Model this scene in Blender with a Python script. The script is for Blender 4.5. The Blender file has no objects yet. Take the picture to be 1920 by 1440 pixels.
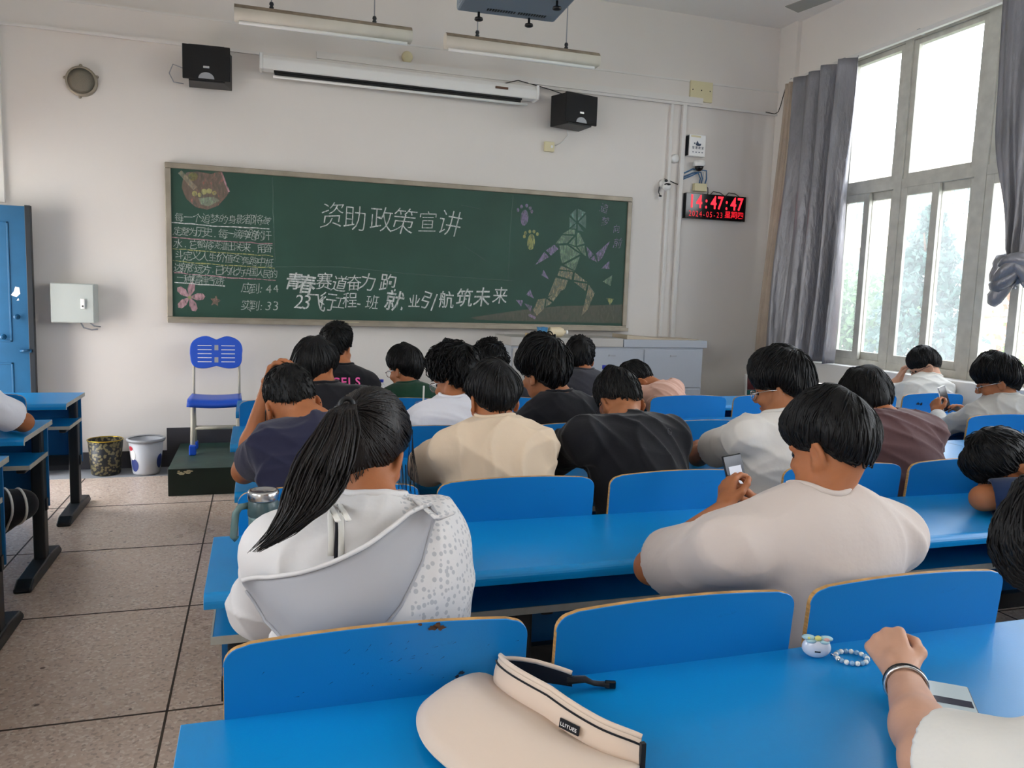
import bpy, math, random
import numpy as np
from mathutils import Vector, Matrix
from mathutils.bvhtree import BVHTree

# ------------------------------------------------------------------ camera, sky, sun, exposure
S = bpy.context.scene
COL = S.collection
def look_axes(yaw, pitch, roll):
    y, p, r = map(math.radians, (yaw, pitch, roll))
    f = Vector((math.sin(y)*math.cos(p), math.cos(y)*math.cos(p), -math.sin(p)))
    r0 = Vector((math.cos(y), -math.sin(y), 0)); u0 = r0.cross(f)
    return r0*math.cos(r)+u0*math.sin(r), -r0*math.sin(r)+u0*math.cos(r), f
cd = bpy.data.cameras.new('camera'); cam = bpy.data.objects.new('camera', cd); COL.objects.link(cam)
cr, cu, cf = look_axes(17.947, 6.421, 1.869)
cam.matrix_world = Matrix(((cr.x, cu.x, -cf.x, 0), (cr.y, cu.y, -cf.y, 0), (cr.z, cu.z, -cf.z, 1.45), (0, 0, 0, 1)))
cd.sensor_width = 36.0; cd.lens = 1480.6/1920*36; cd.clip_start = 0.03; cd.clip_end = 300
S.camera = cam
S.view_settings.view_transform = 'Standard'; S.view_settings.look = 'None'
S.view_settings.gamma = 1.0; S.view_settings.use_curve_mapping = False
S.view_settings.exposure = 1.04

W = bpy.data.worlds.new('sky'); S.world = W; W.use_nodes = True
wn = W.node_tree.nodes; wl = W.node_tree.links
bg = wn['Background']
tc = wn.new('ShaderNodeTexCoord'); sx = wn.new('ShaderNodeSeparateXYZ'); rp = wn.new('ShaderNodeValToRGB')
wl.new(tc.outputs['Generated'], sx.inputs[0]); wl.new(sx.outputs['Z'], rp.inputs[0]); wl.new(rp.outputs[0], bg.inputs[0])
rp.color_ramp.elements[0].position = 0.0; rp.color_ramp.elements[0].color = (1.0, 0.985, 0.95, 1)
rp.color_ramp.elements[1].position = 0.55; rp.color_ramp.elements[1].color = (0.90, 0.94, 1.0, 1)
bg.inputs[1].default_value = 5.2
sd = bpy.data.lights.new('sun', 'SUN'); sun = bpy.data.objects.new('sun', sd); COL.objects.link(sun)
sd.energy = 1.6; sd.angle = 0.02; sd.color = (1, 0.93, 0.82)
sun.rotation_euler = (-Vector((-0.30, -0.45, 0.84))).to_track_quat('-Z', 'Y').to_euler()
S.cycles.max_bounces = 10; S.cycles.diffuse_bounces = 7; S.cycles.transparent_max_bounces = 16
S.cycles.sample_clamp_indirect = 6.0; S.cycles.caustics_reflective = False; S.cycles.caustics_refractive = False
def portal(name, loc, sx_, sy_, to):
    l = bpy.data.lights.new(name, 'AREA'); l.shape = 'RECTANGLE'; l.size = sx_; l.size_y = sy_; l.cycles.is_portal = True
    o = bpy.data.objects.new(name, l); COL.objects.link(o); o.location = loc
    o.rotation_euler = Vector(to).to_track_quat('-Z', 'Y').to_euler()
XW, XL, YF, YB, ZC = 4.80, -2.30, 6.722, -4.2, 4.05     # right wall, left wall, front wall, back wall, ceiling
WIN = [(3.0, 6.30), (-0.6, 2.3), (-3.9, -1.1)]            # window openings of the right wall along Y
for a, b in WIN: portal('window_daylight', (5.10, (a+b)/2, 2.25), b-a, 2.7, (-1, 0, 0))
ADDED_WIN = [(.4, 2.0), (-2.8, -1.2)]  # unseen left wall openings, added to brighten the room
for a, b in ADDED_WIN: portal('added_window_daylight', (XL-0.26, (a+b)/2, 2.45), b-a, 2.0, (1, 0, 0))

# ------------------------------------------------------------------ helpers
rng = np.random.default_rng(7); random.seed(7)
def lin(h):
    c = [int(h[i:i+2], 16)/255 for i in (0, 2, 4)]
    return tuple(x/12.92 if x <= .04045 else ((x+.055)/1.055)**2.4 for x in c) + (1,)
def tag(o, label=None, cat=None, group=None, kind=None):
    if label: o['label'] = label
    if cat: o['category'] = cat
    if group: o['group'] = group
    if kind: o['kind'] = kind
    return o
def empty(name, loc=(0, 0, 0), rz=0.0, label=None, cat=None, group=None):
    o = bpy.data.objects.new(name, None); COL.objects.link(o); o.location = loc; o.rotation_euler = (0, 0, rz)
    o.empty_display_size = 0.05
    return tag(o, label, cat, group)
def np_mesh(name, v, f, mats, parent=None, smooth=True, midx=None):
    """numpy verts (n,3) and a list/array of faces -> one mesh object; coordinates are world, made local to the parent"""
    me = bpy.data.meshes.new(name)
    v = np.asarray(v, np.float32)
    org = np.zeros(3, np.float32)
    if isinstance(f, np.ndarray):
        k = f.shape[1]
        me.vertices.add(len(v)); me.vertices.foreach_set('co', v.ravel())
        me.loops.add(f.size); me.loops.foreach_set('vertex_index', f.astype(np.int32).ravel())
        me.polygons.add(len(f)); me.polygons.foreach_set('loop_start', np.arange(0, f.size, k, dtype=np.int32))
        me.update(calc_edges=True)
    else:
        me.from_pydata(v.tolist(), [], f)
    for m in (mats if isinstance(mats, (list, tuple)) else [mats]): me.materials.append(m)
    if midx is not None: me.polygons.foreach_set('material_index', np.asarray(midx, np.int32))
    me.polygons.foreach_set('use_smooth', np.full(len(me.polygons), smooth, bool))
    me.update()
    o = bpy.data.objects.new(name, me); COL.objects.link(o)
    if parent is not None: o.parent = parent
    return o
class MB:
    """collects shapes for ONE mesh object"""
    def __init__(s): s.v = []; s.f = []; s.m = []; s.s = []
    def add(s, v, f, m=0, smooth=False, M=None):
        b = len(s.v)
        for p in v:
            p = Vector(p); s.v.append(tuple(M @ p) if M else tuple(p))
        for q in f: s.f.append([b+i for i in q]); s.m.append(m); s.s.append(smooth)
        return s
    def box(s, x0, x1, y0, y1, z0, z1, m=0, M=None):
        v = [(x, y, z) for x in (x0, x1) for y in (y0, y1) for z in (z0, z1)]
        return s.add(v, [(0, 1, 3, 2), (4, 6, 7, 5), (0, 4, 5, 1), (2, 3, 7, 6), (0, 2, 6, 4), (1, 5, 7, 3)], m, False, M)
    def prism(s, poly, d0, d1, axis='X', m=0, mcap=None, smooth=False, M=None):
        """poly: 2D points; axis X: (y,z), Y: (x,z), Z: (x,y)"""
        n = len(poly); P = {'X': lambda a, d: (d, a[0], a[1]), 'Y': lambda a, d: (a[0], d, a[1]), 'Z': lambda a, d: (a[0], a[1], d)}[axis]
        v = [P(a, d0) for a in poly]+[P(a, d1) for a in poly]
        s.add(v, [(i, (i+1) % n, n+(i+1) % n, n+i) for i in range(n)], m, smooth, M)
        b = len(s.v)-2*n
        for q in (list(range(n))[::-1], list(range(n, 2*n))):
            s.f.append([b+i for i in q]); s.m.append(m if mcap is None else mcap); s.s.append(False)
        return s
    def tube(s, pts, r, n=8, m=0, closed=False, cap=True, M=None, flat=None):
        pts = [Vector(p) for p in pts]; k = len(pts)
        rs = r if isinstance(r, (list, tuple)) else [r]*k
        v = []; up = None
        for i, p in enumerate(pts):
            t = (pts[(i+1) % k]-pts[i-1]) if closed else (pts[min(i+1, k-1)]-pts[max(i-1, 0)])
            t = t.normalized() if t.length > 1e-9 else Vector((0, 0, 1))
            if up is None:
                up = Vector((0, 0, 1)) if abs(t.z) < .9 else Vector((1, 0, 0))
            a = t.cross(up)
            a = a.normalized() if a.length > 1e-6 else t.orthogonal().normalized()
            b = a.cross(t); up = b
            for j in range(n):
                w = 2*math.pi*j/n
                v.append(p+a*(rs[i]*math.cos(w))+b*(rs[i]*math.sin(w)*(flat or 1)))
        f = []
        for i in range(k if closed else k-1):
            i2 = (i+1) % k
            for j in range(n): f.append((i*n+j, i*n+(j+1) % n, i2*n+(j+1) % n, i2*n+j))
        if cap and not closed: f.append(tuple(range(n))[::-1]); f.append(tuple(range((k-1)*n, k*n)))
        return s.add(v, f, m, True, M)
    def lathe(s, prof, c=(0, 0, 0), n=32, m=0, M=None, sx=1, sy=1, close=False):
        k = len(prof); v = []
        for r, z in prof:
            for j in range(n):
                w = 2*math.pi*j/n; v.append((c[0]+sx*r*math.cos(w), c[1]+sy*r*math.sin(w), c[2]+z))
        f = []
        for i in range(k-1):
            for j in range(n): f.append((i*n+j, i*n+(j+1) % n, (i+1)*n+(j+1) % n, (i+1)*n+j))
        if prof[0][0] > 1e-6 and not close: f.append(tuple(range(n))[::-1])
        if prof[-1][0] > 1e-6 and not close: f.append(tuple(range((k-1)*n, k*n)))
        return s.add(v, f, m, True, M)
    def ball(s, c, r, n=12, m=0, M=None):
        rr = r if isinstance(r, (tuple, list)) else (r, r, r); v = []; f = []; k = n//2
        for i in range(k+1):
            t = math.pi*i/k
            for j in range(n):
                w = 2*math.pi*j/n
                v.append((c[0]+rr[0]*math.sin(t)*math.cos(w), c[1]+rr[1]*math.sin(t)*math.sin(w), c[2]+rr[2]*math.cos(t)))
        for i in range(k):
            for j in range(n): f.append((i*n+j, (i+1)*n+j, (i+1)*n+(j+1) % n, i*n+(j+1) % n))
        return s.add(v, f, m, True, M)
    def build(s, name, mats, parent=None, bevel=0.0, loc=None, seg=2):
        me = bpy.data.meshes.new(name); me.from_pydata(s.v, [], s.f)
        for mt in (mats if isinstance(mats, (list, tuple)) else [mats]): me.materials.append(mt)
        me.polygons.foreach_set('material_index', s.m); me.polygons.foreach_set('use_smooth', s.s)
        me.update()
        o = bpy.data.objects.new(name, me); COL.objects.link(o)
        if loc is not None: o.location = loc
        if parent is not None: o.parent = parent
        if bevel:
            b = o.modifiers.new('edge', 'BEVEL'); b.width = bevel; b.segments = seg; b.limit_method = 'ANGLE'; b.angle_limit = 0.7
        return o
def copy_thing(src, loc, rz=None, label=None):
    c = src.copy(); COL.objects.link(c); c.location = loc
    if rz is not None: c.rotation_euler.z = rz
    if label: c['label'] = label
    for ch in list(src.children):
        d = ch.copy(); COL.objects.link(d); d.parent = c
        for g in list(ch.children):
            e = g.copy(); COL.objects.link(e); e.parent = d
    return c
def rot(ax, deg): return Matrix.Rotation(math.radians(deg), 4, ax)
def trans(*a): return Matrix.Translation(a)

# ------------------------------------------------------------------ materials
def mat(name, col, rough=0.5, metal=0.0, bump=0.0, bscale=40, var=0.0, vscale=6, spec=0.5, coat=0.0, emis=None, estr=0, trans_=0, ior=1.45, sheen=0, stretch=None, detail=6):
    m = bpy.data.materials.new(name); m.use_nodes = True; N = m.node_tree.nodes; L = m.node_tree.links; b = N['Principled BSDF']
    c = lin(col) if isinstance(col, str) else tuple(col)+(1,)*(4-len(col))
    b.inputs['Base Color'].default_value = c; b.inputs['Roughness'].default_value = rough; b.inputs['Metallic'].default_value = metal
    b.inputs['Specular IOR Level'].default_value = spec; b.inputs['Coat Weight'].default_value = coat; b.inputs['IOR'].default_value = ior
    b.inputs['Transmission Weight'].default_value = trans_; b.inputs['Sheen Weight'].default_value = sheen
    if emis: b.inputs['Emission Color'].default_value = lin(emis); b.inputs['Emission Strength'].default_value = estr
    if bump or var:
        t = N.new('ShaderNodeTexCoord'); mp = N.new('ShaderNodeMapping'); L.new(t.outputs['Object'], mp.inputs[0])
        if stretch: mp.inputs['Scale'].default_value = stretch
    if bump:
        n = N.new('ShaderNodeTexNoise'); n.inputs['Scale'].default_value = bscale; n.inputs['Detail'].default_value = detail; L.new(mp.outputs[0], n.inputs[0])
        bp = N.new('ShaderNodeBump'); bp.inputs['Strength'].default_value = bump; bp.inputs['Distance'].default_value = 0.01
        L.new(n.outputs[0], bp.inputs['Height']); L.new(bp.outputs[0], b.inputs['Normal'])
    if var:
        n = N.new('ShaderNodeTexNoise'); n.inputs['Scale'].default_value = vscale; n.inputs['Detail'].default_value = 5; L.new(mp.outputs[0], n.inputs[0])
        mx = N.new('ShaderNodeMixRGB'); mx.blend_type = 'MULTIPLY'; mx.inputs[1].default_value = c
        r = N.new('ShaderNodeValToRGB'); r.color_ramp.elements[0].position = 0.3; r.color_ramp.elements[1].position = 0.7
        r.color_ramp.elements[0].color = (1-var, 1-var, 1-var, 1); r.color_ramp.elements[1].color = (1, 1, 1, 1)
        L.new(n.outputs[0], r.inputs[0]); mx.inputs[0].default_value = 1; L.new(r.outputs[0], mx.inputs[2]); L.new(mx.outputs[0], b.inputs['Base Color'])
    return m
def nodes(m): return m.node_tree.nodes, m.node_tree.links, m.node_tree.nodes['Principled BSDF']
M = {}
M['wall'] = mat('wall_paint', (0.755, 0.715, 0.675), 0.75, bump=0.05, bscale=60, var=0.05, vscale=1.3)
M['ceil'] = mat('ceiling_paint', (0.80, 0.775, 0.745), 0.85)
M['white_trim'] = mat('white_trim', (0.72, 0.70, 0.67), 0.5)
M['skirt'] = mat('skirting_dark', '3c3b40', 0.45, var=0.2, vscale=9)
# worn blue laminate of the desks, with darker scuffs
def blue(name, col, rough, wear):
    m = mat(name, col, rough, spec=0.5); N, L, b = nodes(m)
    t = N.new('ShaderNodeTexCoord'); n1 = N.new('ShaderNodeTexNoise'); n1.inputs['Scale'].default_value = 9; n1.inputs['Detail'].default_value = 8; n1.inputs['Roughness'].default_value = .7
    mp = N.new('ShaderNodeMapping'); mp.inputs['Scale'].default_value = (1.0, 1.0, 2.2); mp.inputs['Rotation'].default_value = (0, .6, .4)
    L.new(t.outputs['Object'], mp.inputs[0]); L.new(mp.outputs[0], n1.inputs[0])
    r = N.new('ShaderNodeValToRGB'); r.color_ramp.elements[0].position = 0.64; r.color_ramp.elements[1].position = 0.80
    r.color_ramp.elements[0].color = (0, 0, 0, 1); r.color_ramp.elements[1].color = (wear, wear, wear, 1); L.new(n1.outputs[0], r.inputs[0])
    n2 = N.new('ShaderNodeTexNoise'); n2.inputs['Scale'].default_value = 3.0; L.new(t.outputs['Object'], n2.inputs[0])
    mx = N.new('ShaderNodeMixRGB'); c = b.inputs['Base Color'].default_value
    mx.inputs[1].default_value = c; mx.inputs[2].default_value = (c[0]*.4+.004, c[1]*.35, c[2]*.32, 1); L.new(r.outputs[0], mx.inputs[0])
    m2 = N.new('ShaderNodeMixRGB'); m2.blend_type = 'MULTIPLY'; m2.inputs[0].default_value = .25; L.new(mx.outputs[0], m2.inputs[1]); L.new(n2.outputs[0], m2.inputs[2])
    L.new(m2.outputs[0], b.inputs['Base Color'])
    n3 = N.new('ShaderNodeTexNoise'); n3.inputs['Scale'].default_value = 350; L.new(t.outputs['Object'], n3.inputs[0])
    bp = N.new('ShaderNodeBump'); bp.inputs['Strength'].default_value = .08; bp.inputs['Distance'].default_value = .002; L.new(n3.outputs[0], bp.inputs['Height']); L.new(bp.outputs[0], b.inputs['Normal'])
    return m
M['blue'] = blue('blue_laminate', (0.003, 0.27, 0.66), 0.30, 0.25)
M['blue_back_shaded'] = blue('blue_laminate_shaded', (0.002, 0.20, 0.55), 0.42, 0.7)  # desk laminate with upright-face shade painted in as darker blue, more scuffed
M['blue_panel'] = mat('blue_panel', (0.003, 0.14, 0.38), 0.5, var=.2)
M['ply'] = mat('plywood_edge', 'c99a5c', 0.6, var=0.45, vscale=30, stretch=(1, 1, 8))
M['edge_pale'] = mat('pale_edge_band', 'b9b8ae', 0.5, var=.2, vscale=20)
M['steel_dark'] = mat('dark_powder_coat', '1c2126', 0.45, bump=.03, bscale=200)
M['door_blue'] = mat('door_blue_paint', (0.014, 0.10, 0.22), 0.35, bump=.04, bscale=20, var=.2, vscale=5)
M['black'] = mat('black_plastic', '0d0d10', 0.45)
M['black_gloss'] = mat('black_gloss', '08090b', 0.12)
M['grill'] = mat('black_grill', '0b0b0e', 0.7, bump=.3, bscale=600)
M['chrome'] = mat('brushed_steel', 'c8c8c8', 0.22, 1.0)
M['white_pl'] = mat('white_plastic', 'e6e6e4', 0.35)
M['ivory'] = mat('ivory_plastic', 'd8cfa8', 0.5)
M['grey_pl'] = mat('grey_plastic', '9a9da2', 0.4)
M['board_green'] = mat('chalkboard_green', (0.022, 0.075, 0.052), 0.55, var=.25, vscale=2.2)
M['alu_frame'] = mat('aged_aluminium', 'a39a8b', 0.45, 0.35, var=.25, vscale=8)
# terrazzo slabs with dark joints
def terrazzo():
    m = mat('terrazzo', '000000', 0.42, spec=.6); N, L, b = nodes(m); t = N.new('ShaderNodeTexCoord')
    v = N.new('ShaderNodeTexVoronoi'); v.inputs['Scale'].default_value = 95; L.new(t.outputs['Object'], v.inputs['Vector'])
    r = N.new('ShaderNodeValToRGB'); e = r.color_ramp.elements
    e[0].position = 0.0; e[0].color = lin('d8c2b2'); e[1].position = 1.0; e[1].color = lin('e6d6c8')
    for p, c in ((.12, 'b8a294'), (.2, 'dec8b8'), (.55, 'dac4b4'), (.75, 'f0e4d8'), (.85, 'd4bcaa')):
        q = e.new(p); q.color = lin(c)
    sp = N.new('ShaderNodeSeparateColor'); L.new(v.outputs['Color'], sp.inputs[0]); L.new(sp.outputs[0], r.inputs[0])
    n = N.new('ShaderNodeTexNoise'); n.inputs['Scale'].default_value = 1.6; n.inputs['Detail'].default_value = 7; L.new(t.outputs['Object'], n.inputs[0])
    r2 = N.new('ShaderNodeValToRGB'); r2.color_ramp.elements[0].position = .3; r2.color_ramp.elements[0].color = (.90, .87, .84, 1); r2.color_ramp.elements[1].position = .7; r2.color_ramp.elements[1].color = (1, 1, 1, 1)
    L.new(n.outputs[0], r2.inputs[0])
    mx = N.new('ShaderNodeMixRGB'); mx.blend_type = 'MULTIPLY'; mx.inputs[0].default_value = 1; L.new(r.outputs[0], mx.inputs[1]); L.new(r2.outputs[0], mx.inputs[2])
    # dark specks of dirt
    v2 = N.new('ShaderNodeTexVoronoi'); v2.inputs['Scale'].default_value = 7; L.new(t.outputs['Object'], v2.inputs['Vector'])
    r3 = N.new('ShaderNodeValToRGB'); r3.color_ramp.elements[0].position = .05; r3.color_ramp.elements[0].color = (.25, .2, .17, 1); r3.color_ramp.elements[1].position = .075; r3.color_ramp.elements[1].color = (1, 1, 1, 1); L.new(v2.outputs['Distance'], r3.inputs[0])
    m3 = N.new('ShaderNodeMixRGB'); m3.blend_type = 'MULTIPLY'; m3.inputs[0].default_value = 1; L.new(mx.outputs[0], m3.inputs[1]); L.new(r3.outputs[0], m3.inputs[2])
    L.new(m3.outputs[0], b.inputs['Base Color'])
    rr = N.new('ShaderNodeMapRange'); rr.inputs[3].default_value = .20; rr.inputs[4].default_value = .40; L.new(n.outputs[0], rr.inputs[0]); L.new(rr.outputs[0], b.inputs['Roughness'])
    return m
M['terrazzo'] = terrazzo()
M['joint'] = mat('floor_joint', '4a4038', .8)
# window pane: mostly clear, a mirror share and a scattering film added for haze
def pane(name, dust, tint=(1, 1, 1, 1)):
    m = bpy.data.materials.new(name); m.use_nodes = True; N = m.node_tree.nodes; L = m.node_tree.links; N.clear()
    o = N.new('ShaderNodeOutputMaterial'); tr = N.new('ShaderNodeBsdfTransparent'); gl = N.new('ShaderNodeBsdfGlossy'); df = N.new('ShaderNodeBsdfTranslucent')
    tr.inputs[0].default_value = tint; gl.inputs['Roughness'].default_value = .02; df.inputs[0].default_value = (.9, .95, 1, 1)
    lw = N.new('ShaderNodeLayerWeight'); lw.inputs[0].default_value = .5; pw = N.new('ShaderNodeMath'); pw.operation = 'POWER'; pw.inputs[1].default_value = 5; L_ = L.new(lw.outputs['Facing'], pw.inputs[0])
    fr = N.new('ShaderNodeMath'); fr.operation = 'MULTIPLY_ADD'; fr.inputs[1].default_value = .7; fr.inputs[2].default_value = .025; L.new(pw.outputs[0], fr.inputs[0])
    a = N.new('ShaderNodeMixShader'); c = N.new('ShaderNodeMixShader')
    t = N.new('ShaderNodeTexCoord'); n = N.new('ShaderNodeTexNoise'); n.inputs['Scale'].default_value = 4; n.inputs['Detail'].default_value = 6; L.new(t.outputs['Object'], n.inputs[0])
    mr = N.new('ShaderNodeMapRange'); mr.inputs[3].default_value = dust*.6; mr.inputs[4].default_value = dust*1.4; L.new(n.outputs[0], mr.inputs[0])  # uneven share of the added haze film
    L.new(mr.outputs[0], a.inputs[0]); L.new(tr.outputs[0], a.inputs[1]); L.new(df.outputs[0], a.inputs[2])
    L.new(fr.outputs[0], c.inputs[0]); L.new(a.outputs[0], c.inputs[1]); L.new(gl.outputs[0], c.inputs[2]); L.new(c.outputs[0], o.inputs[0])
    return m
M['pane'] = pane('hazy_window_glass', .08, (.96, .98, 1, 1))
M['clear'] = pane('clear_plastic', .12)
def fabric(name, col, rough=.85, bump=.25):
    return mat(name, col, rough, bump=bump, bscale=22, spec=.2, sheen=.15, detail=3)
SKIN = mat('skin', 'a86a45', .55, bump=.06, bscale=90, var=.12, vscale=18, spec=.35)
b_ = SKIN.node_tree.nodes['Principled BSDF']; b_.inputs['Subsurface Weight'].default_value = .12; b_.inputs['Subsurface Radius'].default_value = (.5, .2, .1); b_.inputs['Subsurface Scale'].default_value = .02
SKIN2 = mat('skin_fair', 'c99a80', .55, bump=.06, bscale=90, var=.12, vscale=18, spec=.35)
HAIR = mat('black_hair', '0a090a', .50, bump=.3, bscale=220, spec=.28, stretch=(1, 1, .25))
HAIR2 = mat('dark_brown_hair', '120c0b', .42, bump=.35, bscale=160, spec=.38, stretch=(1, 1, .2))
EYE = mat('eye', '1a1210', .2)
DENIM = fabric('dark_trousers', '15161b')
SHOE = mat('shoe', 'c9c9c6', .6)
# ------------------------------------------------------------------ the room
def struct(mb, name, m, parent=None, bevel=0):
    o = mb.build(name, m, parent, bevel); o['kind'] = 'structure'; return o
fl = MB().box(XL-.1, XW+.2, YB-.1, YF+.1, -.12, 0)
struct(fl, 'floor', M['terrazzo'])
j = MB()                                             # joints between the floor slabs, 1.0 m pitch
for x in (-2.15, -1.22, -.30, .63, 1.56, 2.49, 3.42, 4.35): j.box(x-.004, x+.004, YB, YF, 0, .0012)
for y in (-3.73, -2.8, -1.87, -.94, -.01, .92, 1.85, 2.78, 3.722, 4.64, 5.57): j.box(XL, XW, y-.004, y+.004, 0, .0012)
struct(j, 'floor_joints', M['joint'])
st = MB().box(XL, -.62, 6.40, YF, 0, .003); struct(st, 'trim_1', M['grey_pl'])
struct(MB().box(XL-.1, XW+.3, YB-.1, YF+.1, ZC, ZC+.15), 'ceiling', M['ceil'])
struct(MB().box(XL-.2, XW+.3, YF, YF+.25, 0, ZC), 'wall_front', M['wall'])
struct(MB().box(XL-.2, XW+.3, YB-.25, YB, 0, ZC), 'wall_back', M['wall'])
# left wall with unseen windows added to let in more light
w = MB(); w.box(XL-.24, XL, YB, YF, 3.40, ZC); ys = [YB]+[v for a in ADDED_WIN[::-1] for v in a]+[YF]
w.box(XL-.24, XL, YB, 5.35, 0, 1.5); w.box(XL-.24, XL, 6.55, YF, 0, 3.40); w.box(XL-.24, XL, 5.35, 6.55, 2.05, 3.40)
for a, b in zip(ys[::2], ys[1::2]):
    w.box(XL-.24, XL, a, min(b, 5.35), 1.5, 3.40)
struct(w, 'wall_left', M['wall'])
for i, (a, b) in enumerate(ADDED_WIN):
    r = MB()
    for y in (a, (a+b)/2, b): r.box(XL-.16, XL-.1, y-.03, y+.03, 1.5, 3.40)
    for z in (1.53, 3.37): r.box(XL-.155, XL-.105, a, b, z-.03, z+.03)
    o = struct(r, 'window_%d' % (i+4), M['white_trim'])  # window added for its light, out of view
    p = MB().box(XL-.135, XL-.130, a, b, 1.53, 3.37).build('pane', M['pane'], o); p['kind'] = 'structure'
struct(MB().box(XL-1.6, XL-.24, YB-1, YF+1, 3.5, 3.65), 'sun_block_slab', M['ceil'])          # unseen slab added to keep sun out of the left windows
struct(MB().box(XL-2.2, XL-.24, YB-1, YF+1, -.12, -.02), 'trim_3', M['terrazzo'])     # corridor floor
# right wall: parapet, piers, head beam
w = MB(); w.box(XW, XW+.28, YB, YF, 0, .72); w.box(XW, XW+.28, YB, YF, 3.56, ZC)
ys = [YB]+[v for a in WIN[::-1] for v in a]+[YF]
for a, b in zip(ys[::2], ys[1::2]): w.box(XW, XW+.28, a, b, .72, 3.56)
struct(w, 'wall_right', M['wall'])
struct(MB().box(XW-.07, XW+.25, YB, YF-.001, .765, .945), 'trim_4', M['white_trim'], bevel=.008)   # long sill beam
struct(MB().box(XW-.045, XW, 6.47, YF, 0, ZC), 'trim_5', M['wall'])                         # corner pilaster
# beam band over the board, conduits and the top moulding
struct(MB().box(XL, XW, YF-.022, YF, 3.25, 3.456), 'trim_6', M['wall'])
struct(MB().box(XL, XW-.045, YF-.03, YF-.02, 3.452, 3.468).box(XL, XW-.045, YF-.034, YF-.02, 3.240, 3.262), 'trim_7', M['white_trim'])
struct(MB().box(-1.78, -1.745, YF-.035, YF, 2.0, 3.24), 'trim_8', M['white_trim'])
struct(MB().box(.45, 3.93, YF-.05, YF-.02, 3.262, 3.315), 'trim_9', M['white_trim'])
# skirting: low at the left, higher along the platform
struct(MB().box(XL, -.69, YF-.018, YF, 0, .135), 'baseboard_front', M['skirt'])
struct(MB().box(-.69, 4.755, YF-.020, YF, 0, .315), 'baseboard_platform', M['skirt'])
struct(MB().box(XW-.018, XW, YB, 6.47, 0, .135), 'baseboard_right', M['skirt'])
struct(MB().box(XL, XL+.018, YB, 5.3, 0, .135), 'baseboard_left', M['skirt'])
# windows of the right wall
FR = mat('window_frame_paint', 'cccac0', .5, var=.2, vscale=12)
def fr_box(mb, y0, y1, z0, z1, x0=4.90, x1=4.96): mb.box(x0, x1, min(y0, y1), max(y0, y1), z0, z1)
def window(n, posts, first):
    """posts: Y of the mullion bands, low to high"""
    a, b = posts[0][0], posts[-1][1]
    f = MB()
    for y0, y1 in posts: fr_box(f, y0, y1, .945, 3.60, 4.885, 4.975)
    fr_box(f, a, b, .9455, 1.0, 4.889, 4.971); fr_box(f, a, b, 3.53, 3.5995, 4.889, 4.971); fr_box(f, a, b, 2.40, 2.47, 4.889, 4.971)
    o = struct(f, 'window_%d' % n, FR)
    for k in range(len(posts)-1):
        y0, y1 = posts[k][1], posts[k+1][0]; m = (y0+y1)/2
        # fixed upper light
        u = MB(); fr_box(u, y0, y0+.05, 2.47, 3.53); fr_box(u, y1-.05, y1, 2.47, 3.53); fr_box(u, y0+.05, y1-.05, 2.47, 2.51); fr_box(u, y0+.05, y1-.05, 3.49, 3.53)
        s = u.build('upper_sash', FR, o, .003); s['kind'] = 'structure'
        p = MB().box(4.928, 4.932, y0+.05, y1-.05, 2.51, 3.49).build('pane', M['pane'], s); p['kind'] = 'structure'
        # two sliding sashes below
        for q, (s0, s1, x) in enumerate(((y0, m+.035, 4.945), (m-.035, y1, 4.905))):
            if first and k == first[0] and q == first[1]: s0, s1 = first[2]
            u = MB(); x0, x1 = x-.015, x+.015
            for yy in ((s0, s0+.065), (s1-.065, s1)): fr_box(u, yy[0], yy[1], 1.0, 2.40, x0, x1)
            fr_box(u, s0+.065, s1-.065, 1.0, 1.065, x0, x1); fr_box(u, s0+.065, s1-.065, 2.335, 2.40, x0, x1)
            s = u.build('sliding_sash', FR, o, .003); s['kind'] = 'structure'
            p = MB().box(x-.002, x+.002, s0+.06, s1-.06, 1.06, 2.34).build('pane', M['pane'], s); p['kind'] = 'structure'
            if k == 1 and q == 1 or first: 
                l = MB().box(x0-.02, x0, s0+.015, s0+.04, 1.60, 1.70).box(x0-.035, x0-.02, s0+.012, s0+.043, 1.63, 1.665).build('latch', M['grey_pl'], s, .003)
    return o
window(1, [(3.0, 3.06), (3.72, 3.80), (4.41, 4.51), (5.19, 5.27), (5.86, 5.92), (6.24, 6.30)], None)
window(2, [(-.6, -.54), (.2, .28), (1.42, 1.50), (2.24, 2.3)], None)
window(3, [(-3.9, -3.84), (-2.9, -2.82), (-2.1, -2.02), (-1.16, -1.1)], None)
# curtain rail
t = empty('curtain_rail', (4.74, 4.6, 3.51), label='long white curtain rail above the classroom windows', cat='curtain rail')
MB().box(-.018, .018, -1.6, 1.96, -.018, .018).build('track', M['white_trim'], t, .004)
for y in (-1.5, -.6, .4, 1.2, 1.9): MB().box(.0, .06, y-.012, y+.012, -.008, .03).build('bracket', M['grey_pl'], t)
tag(MB().tube([(4.735, 6.555, 3.50), (4.745, 6.60, 3.42), (4.748, 6.64, 3.33), (4.748, 6.67, 3.275), (4.735, 6.685, 3.262), (4.715, 6.684, 3.255), (4.62, 6.687, 3.262)], .004, 6).build('cable', M['black']),
    'thin dark cable sagging from the curtain rail end to the front wall', 'cable')
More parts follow.
